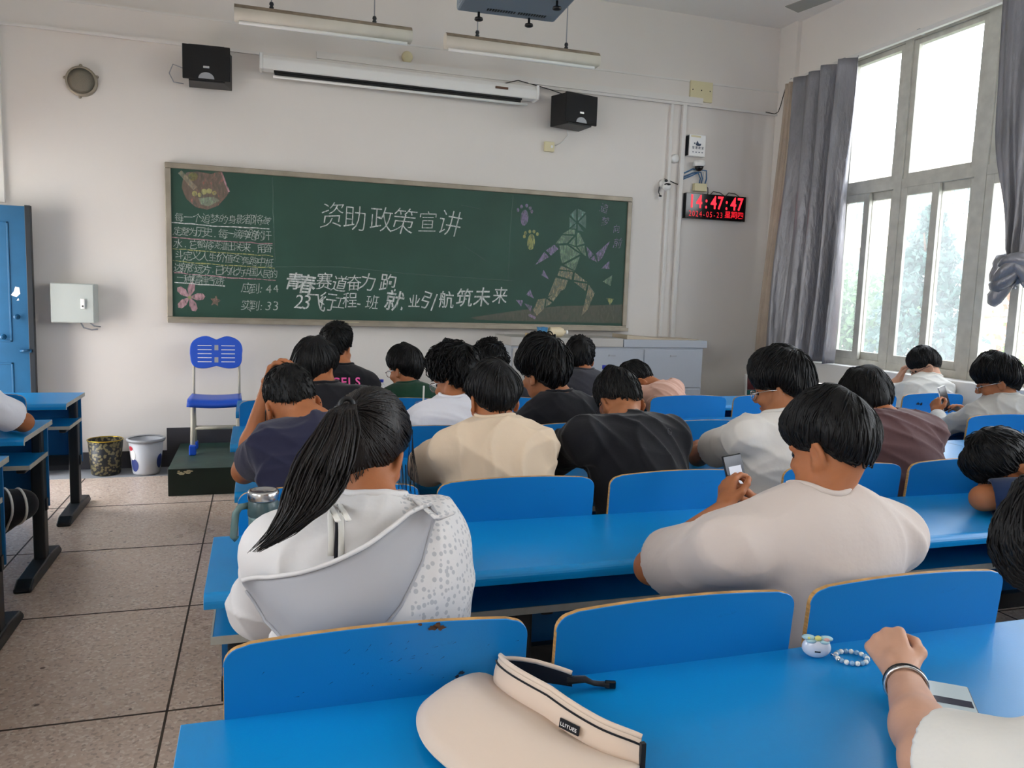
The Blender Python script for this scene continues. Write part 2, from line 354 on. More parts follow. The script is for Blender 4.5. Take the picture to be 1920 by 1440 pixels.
# curtains: grey blackout cloth with a beige lining, gathered into deep folds
CUR = mat('grey_blackout_cloth', '98979d', .32, .3, bump=1., bscale=14, spec=.7, var=.35, vscale=3, stretch=(2, 2, .6))
LIN = mat('beige_curtain_cloth', 'b8a898', .8, bump=.2, bscale=30, var=.15)
def curtain(name, top, bot, nf, amp, m, label, zt, zb, ph=0., knot=None, sub=None, xs=4.72, xd=0., group=None, parent=None):
    """top / bot: (y0, y1) at the rail and at the hem; deep folds across, irregular"""
    nu, nv = nf*14, 40; v = []; f = []
    r = np.random.default_rng(int(ph*10)+3); k1 = r.uniform(.25, 1.45, nf+2); k2 = r.uniform(-.5, .5, nf+2)
    for j in range(nv+1):
        s = j/nv; e = s*s*(3-2*s)
        y0 = top[0]+(bot[0]-top[0])*e; y1 = top[1]+(bot[1]-top[1])*e; a = amp*(.65+.5*s); x0 = xs-xd*e
        if knot:
            kz = knot; zz = zt+(zb-zt)*s; w = math.exp(-((zz-kz)/.22)**2) if zz > kz-.02 else 1
            w = max(w, 1/(1+math.exp((zz-kz-.55)/.13))*.82); c = (y0+y1)/2-.02*s
            y0 = c+(y0-c)*(1-.66*w); y1 = c+(y1-c)*(1-.66*w); a *= 1+.2*w
        for i in range(nu+1):
            u = i/nu; q = u*nf; ii = int(q); fr = q-ii
            A = (k1[ii]*(1-fr)+k1[ii+1]*fr); B = (k2[ii]*(1-fr)+k2[ii+1]*fr)
            w_ = math.sin(2*math.pi*q+B*3.2*s+ph)+.35*math.sin(2*math.pi*q*2.3+4*s*B+1)*s; w_ = max(-1, min(1, w_))
            x = x0+a*A*math.copysign(abs(w_)**.85, w_)*.9+.006*math.sin(9*s+q*3)
            y = y0+(y1-y0)*(u+.010*math.sin(4*math.pi*q+2*s))+.012*math.sin(6*s+q)*s
            v.append((x, y, zt+(zb-zt)*s+(.01*math.sin(q*2.1) if j == nv else 0)))
    for j in range(nv):
        for i in range(nu): f.append((j*(nu+1)+i, j*(nu+1)+i+1, (j+1)*(nu+1)+i+1, (j+1)*(nu+1)+i))
    o = np_mesh(name, v, f, m, parent)
    so = o.modifiers.new('thick', 'SOLIDIFY'); so.thickness = .003
    if not parent: tag(o, label, 'curtain', group)
    return o
c1 = curtain('curtain', (5.545, 6.35), (5.50, 6.37), 4, .082, CUR, 'grey blackout curtain drawn to the front corner of the window', 3.485, .96, .4, xs=4.65, xd=.055)
curtain('lining', (6.33, 6.53), (6.35, 6.60), 3, .034, LIN, '', 3.485, .965, 1.7, xs=4.69, xd=.08, parent=c1)
c2 = curtain('curtain', (3.62, 4.22), (3.70, 4.14), 4, .040, CUR, 'grey curtain tied in a knot beside the open window', 3.485, 1.62, 2.2, knot=1.75, xs=4.67)
kb = MB(); P0 = Vector((4.67, 3.93, 1.72))
for k in range(9):
    a = k*.7; kb.tube([P0+Vector((.09*math.cos(a+t)*(1-.2*t), .115*math.sin(a+t), .085*math.sin(k*1.7+t*1.3)-.02)) for t in np.linspace(0, 2.4, 9)], [.02+.028*math.sin(math.pi*i/8) for i in range(9)], 8)
kb.tube([P0+Vector((0, .02, -.03)), P0+Vector((-.03, .05, -.12)), P0+Vector((-.035, .10, -.19)), P0+Vector((-.03, .12, -.23))], [.05, .06, .06, .035], 10, flat=.6)
kb.build('knot', CUR, c2)
# door leaf, opened against the front wall
dr = empty('door_1', (XL, 6.52, 0)); dr['kind'] = 'structure'
dl = MB().box(0, .745, -.02, .02, .03, 1.965, 0).box(.725, .760, -.024, .024, .02, 1.972, 1)
for (a, b) in ((.1, .62),):
    for z0, z1 in ((.2, .85), (1.0, 1.85)):
        for q in ((a, b, z0, z0+.012), (a, b, z1-.012, z1), (a, a+.012, z0, z1), (b-.012, b, z0, z1)): dl.box(q[0], q[1], -.026, -.018, q[2], q[3], 0)
d_ = dl.build('door_leaf', [M['door_blue'], M['steel_dark']], dr, .002); d_['kind'] = 'structure'
for x, z in ((.655, 1.18), (.565, 1.035)):
    MB().lathe([(.0, .05), (.012, .05), (.014, .03), (.008, .02), (.012, .006), (.02, 0)][::-1], (0, 0, 0), 14, M=trans(x, -.02, z) @ rot('X', 90) ).build('handle', M['door_blue'], dr)
MB().box(.66, .74, -.034, -.02, .925, .945).tube([(.67, -.03, .935), (.70, -.05, .938), (.73, -.03, .94)], .008, 8).build('latch', M['door_blue'], dr)
MB().add([(.62, -.0212, 1.335), (.655, -.0212, 1.32), (.68, -.0212, 1.345), (.675, -.0212, 1.39), (.65, -.0212, 1.395), (.64, -.0212, 1.36)], [(0, 1, 2, 3, 4, 5)]).add([(.655, -.0212, 1.295), (.672, -.0212, 1.298), (.667, -.0212, 1.315)], [(0, 1, 2)]).build('paint_chip', M['white_pl'], dr)
# second leaf seen at the picture edge, still in the doorway plane
# green painted platform under the board
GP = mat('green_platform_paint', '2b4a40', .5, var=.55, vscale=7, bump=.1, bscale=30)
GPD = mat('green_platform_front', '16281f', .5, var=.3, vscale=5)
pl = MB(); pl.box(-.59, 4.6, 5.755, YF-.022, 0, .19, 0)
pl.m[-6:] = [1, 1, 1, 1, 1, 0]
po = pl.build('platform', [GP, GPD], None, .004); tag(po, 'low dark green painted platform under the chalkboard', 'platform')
chip = MB()
r_ = np.random.default_rng(5)
for k in range(10):
    x, z, s = -.55+r_.uniform(0, .11), .175-abs(r_.normal(0, .012)), r_.uniform(.006, .016)
    chip.add([(x+s*math.cos(t)*1.5, 5.7538, z+s*.6*math.sin(t)) for t in np.linspace(0, 6.28, 7)[:-1]], [tuple(range(6))])
chip.build('worn_patch', M['ivory'], po)
# ------------------------------------------------------------------ rows of joined desks and their seats
NEAR = {1: .83, 2: 1.85, 3: 2.785, 4: 3.665, 5: 4.63}
FAR = {1: 1.293, 2: 2.296, 3: 3.268, 4: 4.155, 5: 5.10}
def desk(x0, x1, yn, yf, legs, label, group, pale=True):
    t = empty('lecture_desk', ((x0+x1)/2, (yn+yf)/2, 0), label=label, cat='desk', group=group)
    T = trans(-(x0+x1)/2, -(yn+yf)/2, 0)
    r = .022; prof = [(yf, .726), (yf, .75), (yn+r, .75)]
    prof += [(yn+r-r*math.sin(a), .75-r+r*math.cos(a)) for a in np.linspace(.2, math.pi/2, 6)]
    prof += [(yn, .716), (yn+.014, .712), (yn+.02, .726)]
    MB().prism(prof, x0, x1, 'X', 0, 1, M=T).build('tabletop', [M['blue'], M['edge_pale']], t, .0015)
    sh = MB(); sh.box(x0+.012, x1-.012, yn+.115, yf-.075, .582, .60, 0, T).box(x0+.012, x1-.012, yn+.112, yn+.116, .581, .601, 1, T).box(x0+.008, x0+.0125, yn+.112, yf-.075, .581, .601, 1, T).box(x1-.0125, x1-.008, yn+.112, yf-.075, .581, .601, 1, T)
    sh.build('shelf', [M['blue'], M['edge_pale']], t)
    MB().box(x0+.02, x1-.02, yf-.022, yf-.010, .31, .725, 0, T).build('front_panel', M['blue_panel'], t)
    MB().box(x0+.02, x1-.02, yf-.075, yf-.045, .30, .36, 0, T).build('crossbar', M['steel_dark'], t)
    for x in legs:
        y = yf-.062
        lg = MB().box(x-.027, x+.027, y-.04, y+.036, .05, .58, 0, T).box(x-.022, x+.022, y-.03, y+.03, .58, .726, 0, T).box(x-.02, x+.02, yn+.15, y, .555, .582, 0, T).build('leg', M['steel_dark'], t, .008)
        MB().prism([(yf-.42, 0), (yf+.19, 0), (yf+.19, .022), (yf+.15, .05), (yf-.02, .062), (yf-.36, .05), (yf-.42, .022)], x-.038, x+.038, 'X', M=T).build('foot', M['steel_dark'], lg, .008)
    return t
def seat_outline(w, z0, z1, crown=.012, rad=.032):
    p = [(-w/2, z0), (w/2, z0)]; zs = z1-crown
    n = 7
    c = (w/2-rad, zs-rad)
    p += [(c[0]+rad*math.sin(a), c[1]+rad*math.cos(a)) for a in np.linspace(math.pi/2, .12, n)]
    p += [(x, zs+crown*(1-(2*x/w)**2)) for x in np.linspace(w/2-rad*1.3, -w/2+rad*1.3, 9)]
    p += [(-c[0]-rad*math.sin(a), c[1]+rad*math.cos(a)) for a in np.linspace(.12, math.pi/2, n)]
    return p
def make_seat():
    """backrest stands just beyond the far edge of the desk behind; origin on the floor at that edge, mid-seat"""
    t = empty('lecture_chair')
    MB().prism(seat_outline(.515, .0, .325, crown=.013), -.006, .006, 'Y', 1, 0, M=trans(0, .019, .565) @ rot('X', 5.0)).build('backrest', [M['blue_back_shaded'], M['ply']], t, .0012, seg=1)
    sp = []
    for y, z in ((.04, .445), (.12, .425), (.26, .425), (.36, .44), (.39, .432)): sp.append((y, z))
    prof = sp+[(y, z-.013) for y, z in sp[::-1]]
    MB().prism(prof, -.215, .215, 'X', 0, 1).build('flip_seat', [M['blue'], M['ply']], t, .001)
    for x in (-.225, .225):
        MB().prism([(.0, .40), (.0, .60), (.035, .60), (.10, .47), (.30, .40), (.30, .37), (.10, .36)], x-.012, x+.012, 'X').build('bracket', M['steel_dark'], t, .004)
    return t
RG, LG = 'blue desks of the wide block by the windows', 'blue desks of the block across the aisle'
rows = {1: 'on which the white sun visor lies', 2: 'where the girl with the ponytail sits', 3: 'second beyond the thermos row', 4: 'just behind the front desk', 5: 'nearest the chalkboard'}
units = [(-.12, 1.672), (1.676, 3.466), (3.47, 4.72)]
uname = ['aisle-end', 'middle', 'window-end']
rname = {1: 'in the row with the sun visor', 2: 'in the row where the ponytail girl sits', 3: 'in the row before the navy shirt boy', 4: 'in the second row from the chalkboard', 5: 'in the row nearest the chalkboard'}
for k in NEAR:
    for i, (a, b) in enumerate(units):
        if k == 3 and i == 0: a = -.078
        m = (a+b)/2 if i < 2 else None
        desk(a, b, NEAR[k], FAR[k], [a+.065, m, b-.065] if m else [a+.065, b-.065],
             'long blue joined desk, the %s unit %s' % (uname[i], rname[k]), RG)
seat0 = make_seat()
SX = {1: [-.055, .515, 1.068, 1.75, 2.30, 2.87, 3.56, 4.11], 2: [-.055, .515, 1.085, 1.75, 2.30, 2.87, 3.56, 4.11],
      3: [-.02, .44, 1.13, 1.78, 2.35, 2.92, 3.65, 4.19], 4: [-.09, .45, 1.0, 1.62, 2.205, 2.77, 3.50, 4.065]}
owner = {
 1: ['behind the ponytail girl, chipped on its top edge', 'behind the phone boy, half hidden by the sun visor', 'beside the earbud case and the forearm', 'of the last row, first past the braceleted forearm', 'of the last row, between the phone boy and the sleeper', 'under the sleeping person in navy', 'of the last row, window side of the sleeper', 'of the last row, nearest the window wall'],
 2: ['behind the navy shirt boy, beyond the thermos', 'behind the cream shirt boy', 'behind the black shirt boy with lowered head', 'behind the white tee boy in glasses', 'behind the brown shirt boy, next to the sleeping head', 'facing the sleeping person in navy', 'one place window side of the sleeping head', 'at the window wall, level with the sleeping head'],
 3: ['behind the boy in black with a round haircut', 'behind the boy in white with curly hair', 'behind the boy in black with bushy hair', 'empty, in front of the white tee boy in glasses', 'empty, in front of the brown shirt boy', 'empty, between the brown shirt boy and the pale grey top', 'behind the pale grey top with the upright phone', 'window side of the pale grey top'],
 4: ['behind the person in black with pink letters', 'behind the person in dark green', 'behind the curly-haired person in dark grey', 'behind the person in charcoal by the lectern', 'behind the pink shirt sleeper', 'empty, window side of the pink shirt sleeper', 'empty, aisle side of the stained chair by the window', 'behind the person in bright white, stained and chipped']}
for k in SX:
    for i, x in enumerate(SX[k]):
        lab = 'blue plywood flip chair %s' % owner[k][i]
        if k == 1 and i == 0: s = seat0; s.location = (x+.2575, FAR[k], 0)
        else: s = copy_thing(seat0, (x+.2575, FAR[k], 0))
        tag(s, lab, 'chair', 'blue flip seats of the window block')
# wear marks on the nearest backrest and on two others (chips through the laminate)
def blotch(mb, c, s, seed, n=11, M=None, y=0.0, m=0):
    r = np.random.default_rng(seed); a = np.linspace(0, 2*math.pi, n+1)[:-1]; q = s*r.uniform(.45, 1.15, n)
    mb.add([(c[0]+q[i]*math.cos(a[i])*1.5, y, c[1]+q[i]*math.sin(a[i])) for i in range(n)], [tuple(range(n))], m, False, M)
CHIP = mat('chipped_wood', '5a3a22', .8, var=.5, vscale=90); INK = mat('scuff', '0a1c38', .6)
def marks(seat, items, name, m):
    mb = MB(); Mx = trans(0, .019-.0075, .565) @ rot('X', 5.0)
    for i, (x, z, s) in enumerate(items): blotch(mb, (x, z), s, i*7+3, M=Mx, y=-.0005)
    o = mb.build(name, m, seat); return o
def by_label(part):
    return [o for o in COL.objects if o.get('label') and part in o['label']][0]
marks(by_label('chipped on its top edge'), [(.090, .3165, .007), (.082, .314, .006), (.098, .312, .006), (.06, .322, .003)], 'chip', CHIP)
mb = MB(); Mx = trans(0, .011, .565) @ rot('X', 5.0); r_ = np.random.default_rng(2)
for k in range(34):
    x, z = r_.normal(.02, .09), r_.uniform(.21, .29); l = r_.uniform(.003, .012); a = r_.normal(.5, .3)
    mb.add([(x, -.0004, z), (x+l*math.cos(a), -.0004, z+l*math.sin(a)), (x+l*math.cos(a)+.0005, -.0004, z+l*math.sin(a)-.0009)], [(0, 1, 2)], 0, False, Mx)
mb.build('scratches', INK, by_label('chipped on its top edge'))
marks(by_label('chipped on its top edge'), [(.130, .215, .004), (.137, .222, .004), (.125, .207, .003)], 'scuff', INK)
marks(by_label('stained and chipped'), [(-.10, .25, .012), (-.13, .255, .010)], 'scuff', INK)
marks(by_label('stained and chipped'), [(.05, .312, .012), (.07, .315, .010)], 'chip', CHIP)
# block across the aisle
LF = {1: 5.55, 2: 4.46, 3: 3.55, 4: 2.63, 5: 1.7}; LXR = {1: -1.045, 2: -.99, 3: -.945, 4: -.92, 5: -.90}
ln = {1: 'at its front, by the bins', 2: 'under the bare elbow', 3: 'behind the striped trousers', 4: 'fourth from the bins', 5: 'farthest from the bins'}
for k in LF:
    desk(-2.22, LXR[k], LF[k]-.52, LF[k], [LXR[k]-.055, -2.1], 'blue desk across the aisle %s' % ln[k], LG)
lo = {2: ('seen beside the white sleeve, before the bare elbow', 'next to the left wall, second from front'), 3: ('under the striped black trousers', 'next to the left wall, third from front'), 4: ('behind the striped trousers desk', 'next to the left wall, fourth from front')}
for k in lo:
    for i, x in enumerate((LXR[k]-.37, -1.92)):
        tag(copy_thing(seat0, (x, LF[k], 0)), 'blue plywood flip chair across the aisle %s' % lo[k][i], 'chair', 'blue flip seats across the aisle')
# ------------------------------------------------------------------ things on the front wall
YW = YF
# chalkboard: frame, writing surface, chalk
BX0, BX1, BZ0, BZ1 = -.6715, 3.2635, 1.157, 2.372
bd = empty('chalkboard', ((BX0+BX1)/2, YW, 1.76), label='wide green chalkboard in a metal frame covered with chalk writing', cat='chalkboard')
Tb = trans(-(BX0+BX1)/2, -YW, -1.76)
MB().box(BX0+.02, BX1-.02, YW-.03, YW, BZ0+.02, BZ1-.02, 0, Tb).build('writing_surface', M['board_green'], bd)
fr = MB(); e = .042
for q in ((BX0, BX1, BZ1-e, BZ1), (BX0, BX1, BZ0, BZ0+e), (BX0, BX0+e, BZ0+e, BZ1-e), (BX1-e, BX1, BZ0+e, BZ1-e)): fr.box(q[0], q[1], YW-.045, YW-.001, q[2], q[3], 0, Tb)
fr.build('frame', M['alu_frame'], bd, .006)
MB().box(BX0+.01, BX1-.01, YW-.10, YW-.03, BZ0-.004, BZ0+.012, 0, Tb).box(BX0+.01, BX1-.01, YW-.104, YW-.098, BZ0-.004, BZ0+.026, 0, Tb).build('chalk_tray', M['alu_frame'], bd, .002)
def chalk(name, col, cover):
    m = bpy.data.materials.new(name); m.use_nodes = True; N, L, b = nodes(m); b.inputs['Base Color'].default_value = lin(col); b.inputs['Roughness'].default_value = .95
    o = [n for n in N if n.type == 'OUTPUT_MATERIAL'][0]; tr = N.new('ShaderNodeBsdfTransparent'); mx = N.new('ShaderNodeMixShader')
    t = N.new('ShaderNodeTexCoord'); n = N.new('ShaderNodeTexNoise'); n.inputs['Scale'].default_value = 60; n.inputs['Detail'].default_value = 8
    mp = N.new('ShaderNodeMapping'); mp.inputs['Rotation'].default_value = (0, .8, 0); mp.inputs['Scale'].default_value = (1, 1, .35)
    L.new(t.outputs['Object'], mp.inputs[0]); L.new(mp.outputs[0], n.inputs[0])
    r = N.new('ShaderNodeValToRGB'); r.color_ramp.elements[0].position = .34; r.color_ramp.elements[1].position = .66
    r.color_ramp.elements[0].color = (cover*.5,)*3+(1,); r.color_ramp.elements[1].color = (min(1, cover*1.15),)*3+(1,)
    L.new(n.outputs[0], r.inputs[0]); L.new(r.outputs[0], mx.inputs[0]); L.new(tr.outputs[0], mx.inputs[1]); L.new(b.outputs[0], mx.inputs[2]); L.new(mx.outputs[0], o.inputs[0])
    return m
CH = {k: chalk('chalk_'+k, c, v) for k, c, v in (('white', 'd9dedb', .85), ('soft', 'b9c2bc', .85), ('pink', 'c9a0a8', .7), ('purple', 'a195b4', .6), ('green', '9fb9a0', .5), ('yellow', 'b9be84', .62), ('tan', 'b3ad94', .5), ('brown', '94877c', .36), ('rose', 'a58479', .5), ('teal', '8fb0a6', .45), ('faint', '7f9a8e', .3))}
def px(x, y):
    """a mark's place on the board (x along the wall, z) from where it stands in the 1920 px picture of it"""
    d = cf+cr*((x-960)/1480.6)-cu*((y-720)/1480.6); k = (YW-.031)/d.y
    return d.x*k, 1.45+d.z*k
_tc = bpy.data.curves.new('glyph', 'FONT'); _to = bpy.data.objects.new('glyph', _tc); COL.objects.link(_to)
_cache = {}
def glyph(ch, off=0.0):
    if (ch, off) not in _cache:
        _tc.body = ch; _tc.size = 1.0; _tc.offset = off; _tc.resolution_u = 3
        dg = bpy.context.evaluated_depsgraph_get(); ev = _to.evaluated_get(dg); me = ev.to_mesh()
        _cache[(ch, off)] = ([(p.co.x, p.co.y) for p in me.vertices], [tuple(p.vertices) for p in me.polygons]); ev.to_mesh_clear()
    return _cache[(ch, off)]
def write(mb, text, p0, p1, size, seed=0, off=-.004, jit=.08, narrow=.9, y=-.0318):
    """one hand-written character after another from p0 to p1 (board x, z of the first and last centres)"""
    r = np.random.default_rng(seed); n = len(text)
    for i, c in enumerate(text):
        k = i/max(1, n-1); cx, cz = p0[0]+(p1[0]-p0[0])*k, p0[1]+(p1[1]-p0[1])*k+r.normal(0, .04)*size
        v, f = glyph(c, off)
        if not v: continue
        xs = [p[0] for p in v]; zs = [p[1] for p in v]; gx, gz = (min(xs)+max(xs))/2, .37 if ord(c) > 255 else .35
        s = size*(1+r.normal(0, jit)); a = r.normal(-.03, .09); sh = r.normal(.10, .08)
        w = []
        for q in v:
            u, h = (q[0]-gx)*s*narrow, (q[1]-gz)*s; u += sh*h
            w.append((cx+u*math.cos(a)-h*math.sin(a), YW+y, cz+u*math.sin(a)+h*math.cos(a)))
        mb.add(w, f, 0, False, Tb)
mb = MB()
for c, x, y, s in (('资', 623, 404, 40), ('助', 665, 410, 40), ('政', 715, 411, 42), ('策', 757, 416, 42), ('宣', 802, 415, 38), ('讲', 844, 420, 38)):
    write(mb, c, px(x, y), px(x, y), s*.0056, seed=x, off=-.014)
mb.build('chalk_title', CH['white'], bd)
mb = MB()
for k, (s, a, b) in enumerate((('每一个追梦的身影都将被', (336, 408), (500, 413)), ('定整为历史.每一滴奔跑的汗', (333, 433), (501, 442)), ('水.它都将浇灌出未来.用奋', (334, 456), (503, 467)), ('斗定义人生价值在奔跑中抵', (336, 478), (505, 491)), ('达新的远方.已内化为中国人民的', (334, 501), (513, 514)), ('一种精神气质', (338, 521), (412, 529)))):
    write(mb, s, px(*a), px(*b), .078, seed=k+50, off=-.008)
mb.build('chalk_notes', CH['soft'], bd); mb = MB()
for k, (s, y) in enumerate((('应到:44', 541), ('实到:33', 573))): write(mb, s, px(463, y), px(517, y+1), .092, seed=k+90, off=-.008, narrow=1.0)
mb.build('chalk_tally', CH['soft'], bd)
mb = MB()
for c, x, y, s, off in (('青', 551, 527, 31, .02), ('春', 575, 533, 30, .02), ('赛', 608, 530, 28, .004), ('道', 637, 530, 27, .002), ('奋', 664, 530, 27, .0), ('力', 689, 530, 25, 0), ('跑', 728, 532, 32, .006),
    ('2', 561, 565, 30, 0), ('3', 575, 566, 30, 0), ('飞', 593, 566, 28, 0), ('行', 614, 566, 28, 0), ('工', 637, 566, 22, 0), ('程', 656, 563, 28, .0), ('-', 673, 566, 24, 0), ('班', 698, 566, 28, 0),
    ('就', 740, 565, 33, .016), ('业', 777, 565, 28, .008), ('引', 803, 566, 29, .004), ('航', 837, 563, 32, .010), ('筑', 871, 558, 31, .010), ('未', 904, 556, 30, .008), ('来', 938, 553, 32, .004)):
    write(mb, c, px(x, y), px(x, y), s*.0054, seed=x*3, off=off-.004)
mb.build('chalk_slogan', CH['white'], bd)
mb = MB()
for c, x, y in (('追', 1133, 390), ('梦', 1135, 415), ('向', 1156, 430), ('前', 1158, 457)): write(mb, c, px(x, y), px(x, y), .094, seed=x+y, off=-.004)
mb.build('chalk_motto', CH['purple'], bd)
def stroke(mb, pts, w, y=-.0316, m=0, wob=.002, seed=0):
    r = np.random.default_rng(seed); P = [px(*p) for p in pts]; v = []; f = []; Q = []
    for a, b in zip(P[:-1], P[1:]):
        n = max(2, int(math.hypot(b[0]-a[0], b[1]-a[1])/.05))
        Q += [(a[0]+(b[0]-a[0])*i/n, a[1]+(b[1]-a[1])*i/n) for i in range(n)]
    Q.append(P[-1])
    for i, q in enumerate(Q):
        a, b = Q[max(0, i-1)], Q[min(len(Q)-1, i+1)]; d = math.hypot(b[0]-a[0], b[1]-a[1]) or 1; nx, nz = -(b[1]-a[1])/d, (b[0]-a[0])/d
        o = r.normal(0, wob); h = w/2*(1+r.normal(0, .15))
        v += [(q[0]+nx*(o+h), YW+y, q[1]+nz*(o+h)), (q[0]+nx*(o-h), YW+y, q[1]+nz*(o-h))]
    for i in range(len(Q)-1): f.append((2*i, 2*i+1, 2*i+3, 2*i+2))
    mb.add(v, f, m, False, Tb)
mb = MB()
for k, (a, b, m) in enumerate((((319, 417), (505, 429), 0), ((319, 445), (511, 457), 1), ((320, 466), (512, 480), 2), ((324, 489), (515, 503), 2), ((326, 511), (517, 526), 1), ((327, 529), (422, 536), 0))): stroke(mb, [a, ((a[0]+b[0])/2, (a[1]+b[1])/2+1), b], .008, m=m, seed=k)
mb.build('chalk_rules', [CH['white'], CH['pink'], CH['yellow']], bd)
mb = MB()
for k, s in enumerate(([(511, 330), (513, 420), (516, 492)], [(516, 500), (640, 500), (760, 513), (960, 526)], [(962, 366), (956, 440), (953, 528)], [(865, 385), (900, 392)], [(870, 462), (912, 490)])): stroke(mb, s, .006, seed=k+9)
mb.build('faint_chalk_lines', CH['faint'], bd)
def poly(mb, pts, m=0, crop=(740, 340, 4.174), sh=.93, y=-.0314):
    P = [px(crop[0]+a/crop[2], crop[1]+b/crop[2]) for a, b in pts]; cx = sum(p[0] for p in P)/len(P); cz = sum(p[1] for p in P)/len(P)
    mb.add([(cx+(p[0]-cx)*sh, YW+y, cz+(p[1]-cz)*sh) for p in P], [tuple(range(len(P)))], m, False, Tb)
RUN = [(4, [(1370, 262), (1422, 210), (1422, 318)]), (4, [(1432, 210), (1497, 242), (1432, 315)]), (4, [(1366, 275), (1420, 325), (1366, 368)]), (4, [(1372, 372), (1422, 330), (1422, 372)]), (4, [(1500, 252), (1497, 372), (1435, 322)]), (4, [(1432, 330), (1480, 395), (1432, 385)]),
 (0, [(1310, 412), (1370, 375), (1415, 378), (1412, 418)]), (0, [(1255, 490), (1308, 420), (1405, 425), (1350, 485)]), (0, [(1425, 400), (1445, 400), (1490, 490), (1425, 508)]), (0, [(1360, 490), (1415, 430), (1416, 505)]),
 (0, [(1285, 498), (1350, 495), (1460, 570), (1310, 650), (1296, 600)]), (0, [(1320, 655), (1455, 582), (1413, 702)]), (0, [(1430, 512), (1488, 498), (1500, 592), (1462, 560)]), (0, [(1365, 497), (1420, 515), (1455, 560)]),
 (1, [(1180, 540), (1250, 492), (1285, 530), (1222, 585)]), (1, [(1172, 548), (1212, 592), (1095, 660)]), (1, [(1498, 505), (1558, 570), (1522, 610)]), (1, [(1562, 578), (1585, 635), (1530, 608)]), (1, [(1572, 565), (1690, 460), (1625, 600), (1592, 635)]),
 (2, [(1300, 658), (1412, 705), (1285, 688)]), (2, [(1282, 698), (1400, 708), (1388, 772), (1268, 738)]), (2, [(1408, 710), (1512, 792), (1400, 772)]), (2, [(1398, 785), (1510, 802), (1494, 860)]), (2, [(1520, 800), (1570, 870), (1510, 1010), (1458, 1062), (1490, 930)]),
 (2, [(1258, 748), (1362, 772), (1335, 845), (1195, 905)]), (2, [(1345, 800), (1240, 945), (1195, 915)]), (2, [(1188, 918), (1235, 952), (1180, 985)]), (2, [(1120, 920), (1185, 912), (1170, 1000), (1110, 1058), (1080, 1012)]), (1, [(1048, 1032), (1108, 1062), (1100, 1082), (1040, 1052)]),
 (1, [(1165, 690), (1212, 772), (1148, 735)]), (1, [(1060, 843), (1092, 920), (1028, 887)]), (1, [(945, 925), (1007, 930), (990, 982)]), (1, [(1013, 953), (1077, 975), (1063, 1022)]), (1, [(1680, 620), (1682, 687), (1613, 685)]), (0, [(1706, 730), (1690, 822), (1623, 785)]), (3, [(1655, 910), (1717, 920), (1685, 972)])]
mb = MB()
for m, p in RUN: poly(mb, p, m)
mb.build('chalk_runner', [CH['green'], CH['purple'], CH['tan'], CH['yellow'], CH['teal']], bd)
mb = MB(); poly(mb, [(590, 1066), (800, 1035), (1000, 1005), (1300, 976), (1790, 965), (1785, 1112), (640, 1085)], sh=1, y=-.0308); mb.build('chalk_ground', CH['brown'], bd)
def blob(mb, c, rx, ry, a=0, m=0, crop=(740, 340, 4.174), n=14):
    poly(mb, [(c[0]+rx*math.cos(t)*math.cos(a)-ry*math.sin(t)*math.sin(a), c[1]+rx*math.cos(t)*math.sin(a)+ry*math.sin(t)*math.cos(a)) for t in np.linspace(0, 2*math.pi, n+1)[:-1]], m, crop, 1)
for sole, toes, m in (((1016, 285, 30, 64), ((965, 225), (993, 198), (1033, 190), (1060, 210), (1073, 237)), 'purple'), ((1068, 475, 30, 64), ((1015, 432), (1023, 405), (1058, 393), (1090, 393), (1117, 413)), 'yellow')):
    mb = MB(); blob(mb, sole[:2], sole[2], sole[3], .08)
    for q in toes: blob(mb, q, 11, 15)
    mb.build('chalk_footprint', CH[m], bd)
C1 = (300, 290, 4.174)
mb = MB()
for q in ((175, 1070), (243, 1058), (305, 1112), (170, 1172), (262, 1187)):
    a = math.atan2(q[1]-1115, q[0]-232); poly(mb, [(232+l*math.cos(a)-w*math.sin(a), 1115+l*math.sin(a)+w*math.cos(a)) for l, w in ((8, -6), (60, -28), (105, -24), (122, 0), (105, 24), (60, 28), (8, 6))], 0, C1, 1)
blob(mb, (232, 1118), 15, 15, 0, 1, C1); mb.build('chalk_flower', [CH['pink'], CH['yellow']], bd)
mb = MB()
for i in range(5):
    p5 = [(434, 1146)]+[(434+q*math.sin((2*i+o)*math.pi/5+.15), 1146-q*math.cos((2*i+o)*math.pi/5+.15)) for q, o in ((22, -1), (46, 0), (22, 1))]
    poly(mb, p5, 0, C1, 1)
mb.build('chalk_star', CH['rose'], bd)
mb = MB(); poly(mb, [(170, 260), (180, 190), (205, 140), (290, 130), (400, 152), (475, 125), (510, 210), (540, 298), (505, 345), (452, 402), (370, 430), (280, 412), (205, 345)], 0, C1, 1, y=-.0314)
blob(mb, (258, 172), 38, 34, 0, 1, C1); 
mb2 = MB()
for q in ((270, 305, 22), (310, 315, 18), (345, 290, 24), (385, 285, 22), (425, 300, 18)): poly(mb, [(q[0]+q[2]*math.cos(t), q[1]+q[2]*math.sin(t)) for t in np.linspace(0, 6.28, 9)[:-1]], 2, C1, 1, y=-.0319)
poly(mb, [(300, 340), (420, 330), (470, 360), (380, 405), (320, 390)], 3, C1, 1, y=-.0317)
stroke(mb, [(337, 322), (366, 354)], .035, y=-.0322, m=4); stroke(mb, [(414, 320), (429, 360)], .012, y=-.0322, m=5)
mb.build('chalk_emblem', [CH['rose'], CH['yellow'], CH['yellow'], CH['green'], CH['tan'], CH['pink']], bd)
# chalk dust on the tray, a box of chalk
tag(MB().box(.66, .80, YW-.095, YW-.05, 1.1695, 1.185).build('chalk_box', M['ivory'], None, .003), 'small pale chalk box on the chalkboard tray', 'chalk box')
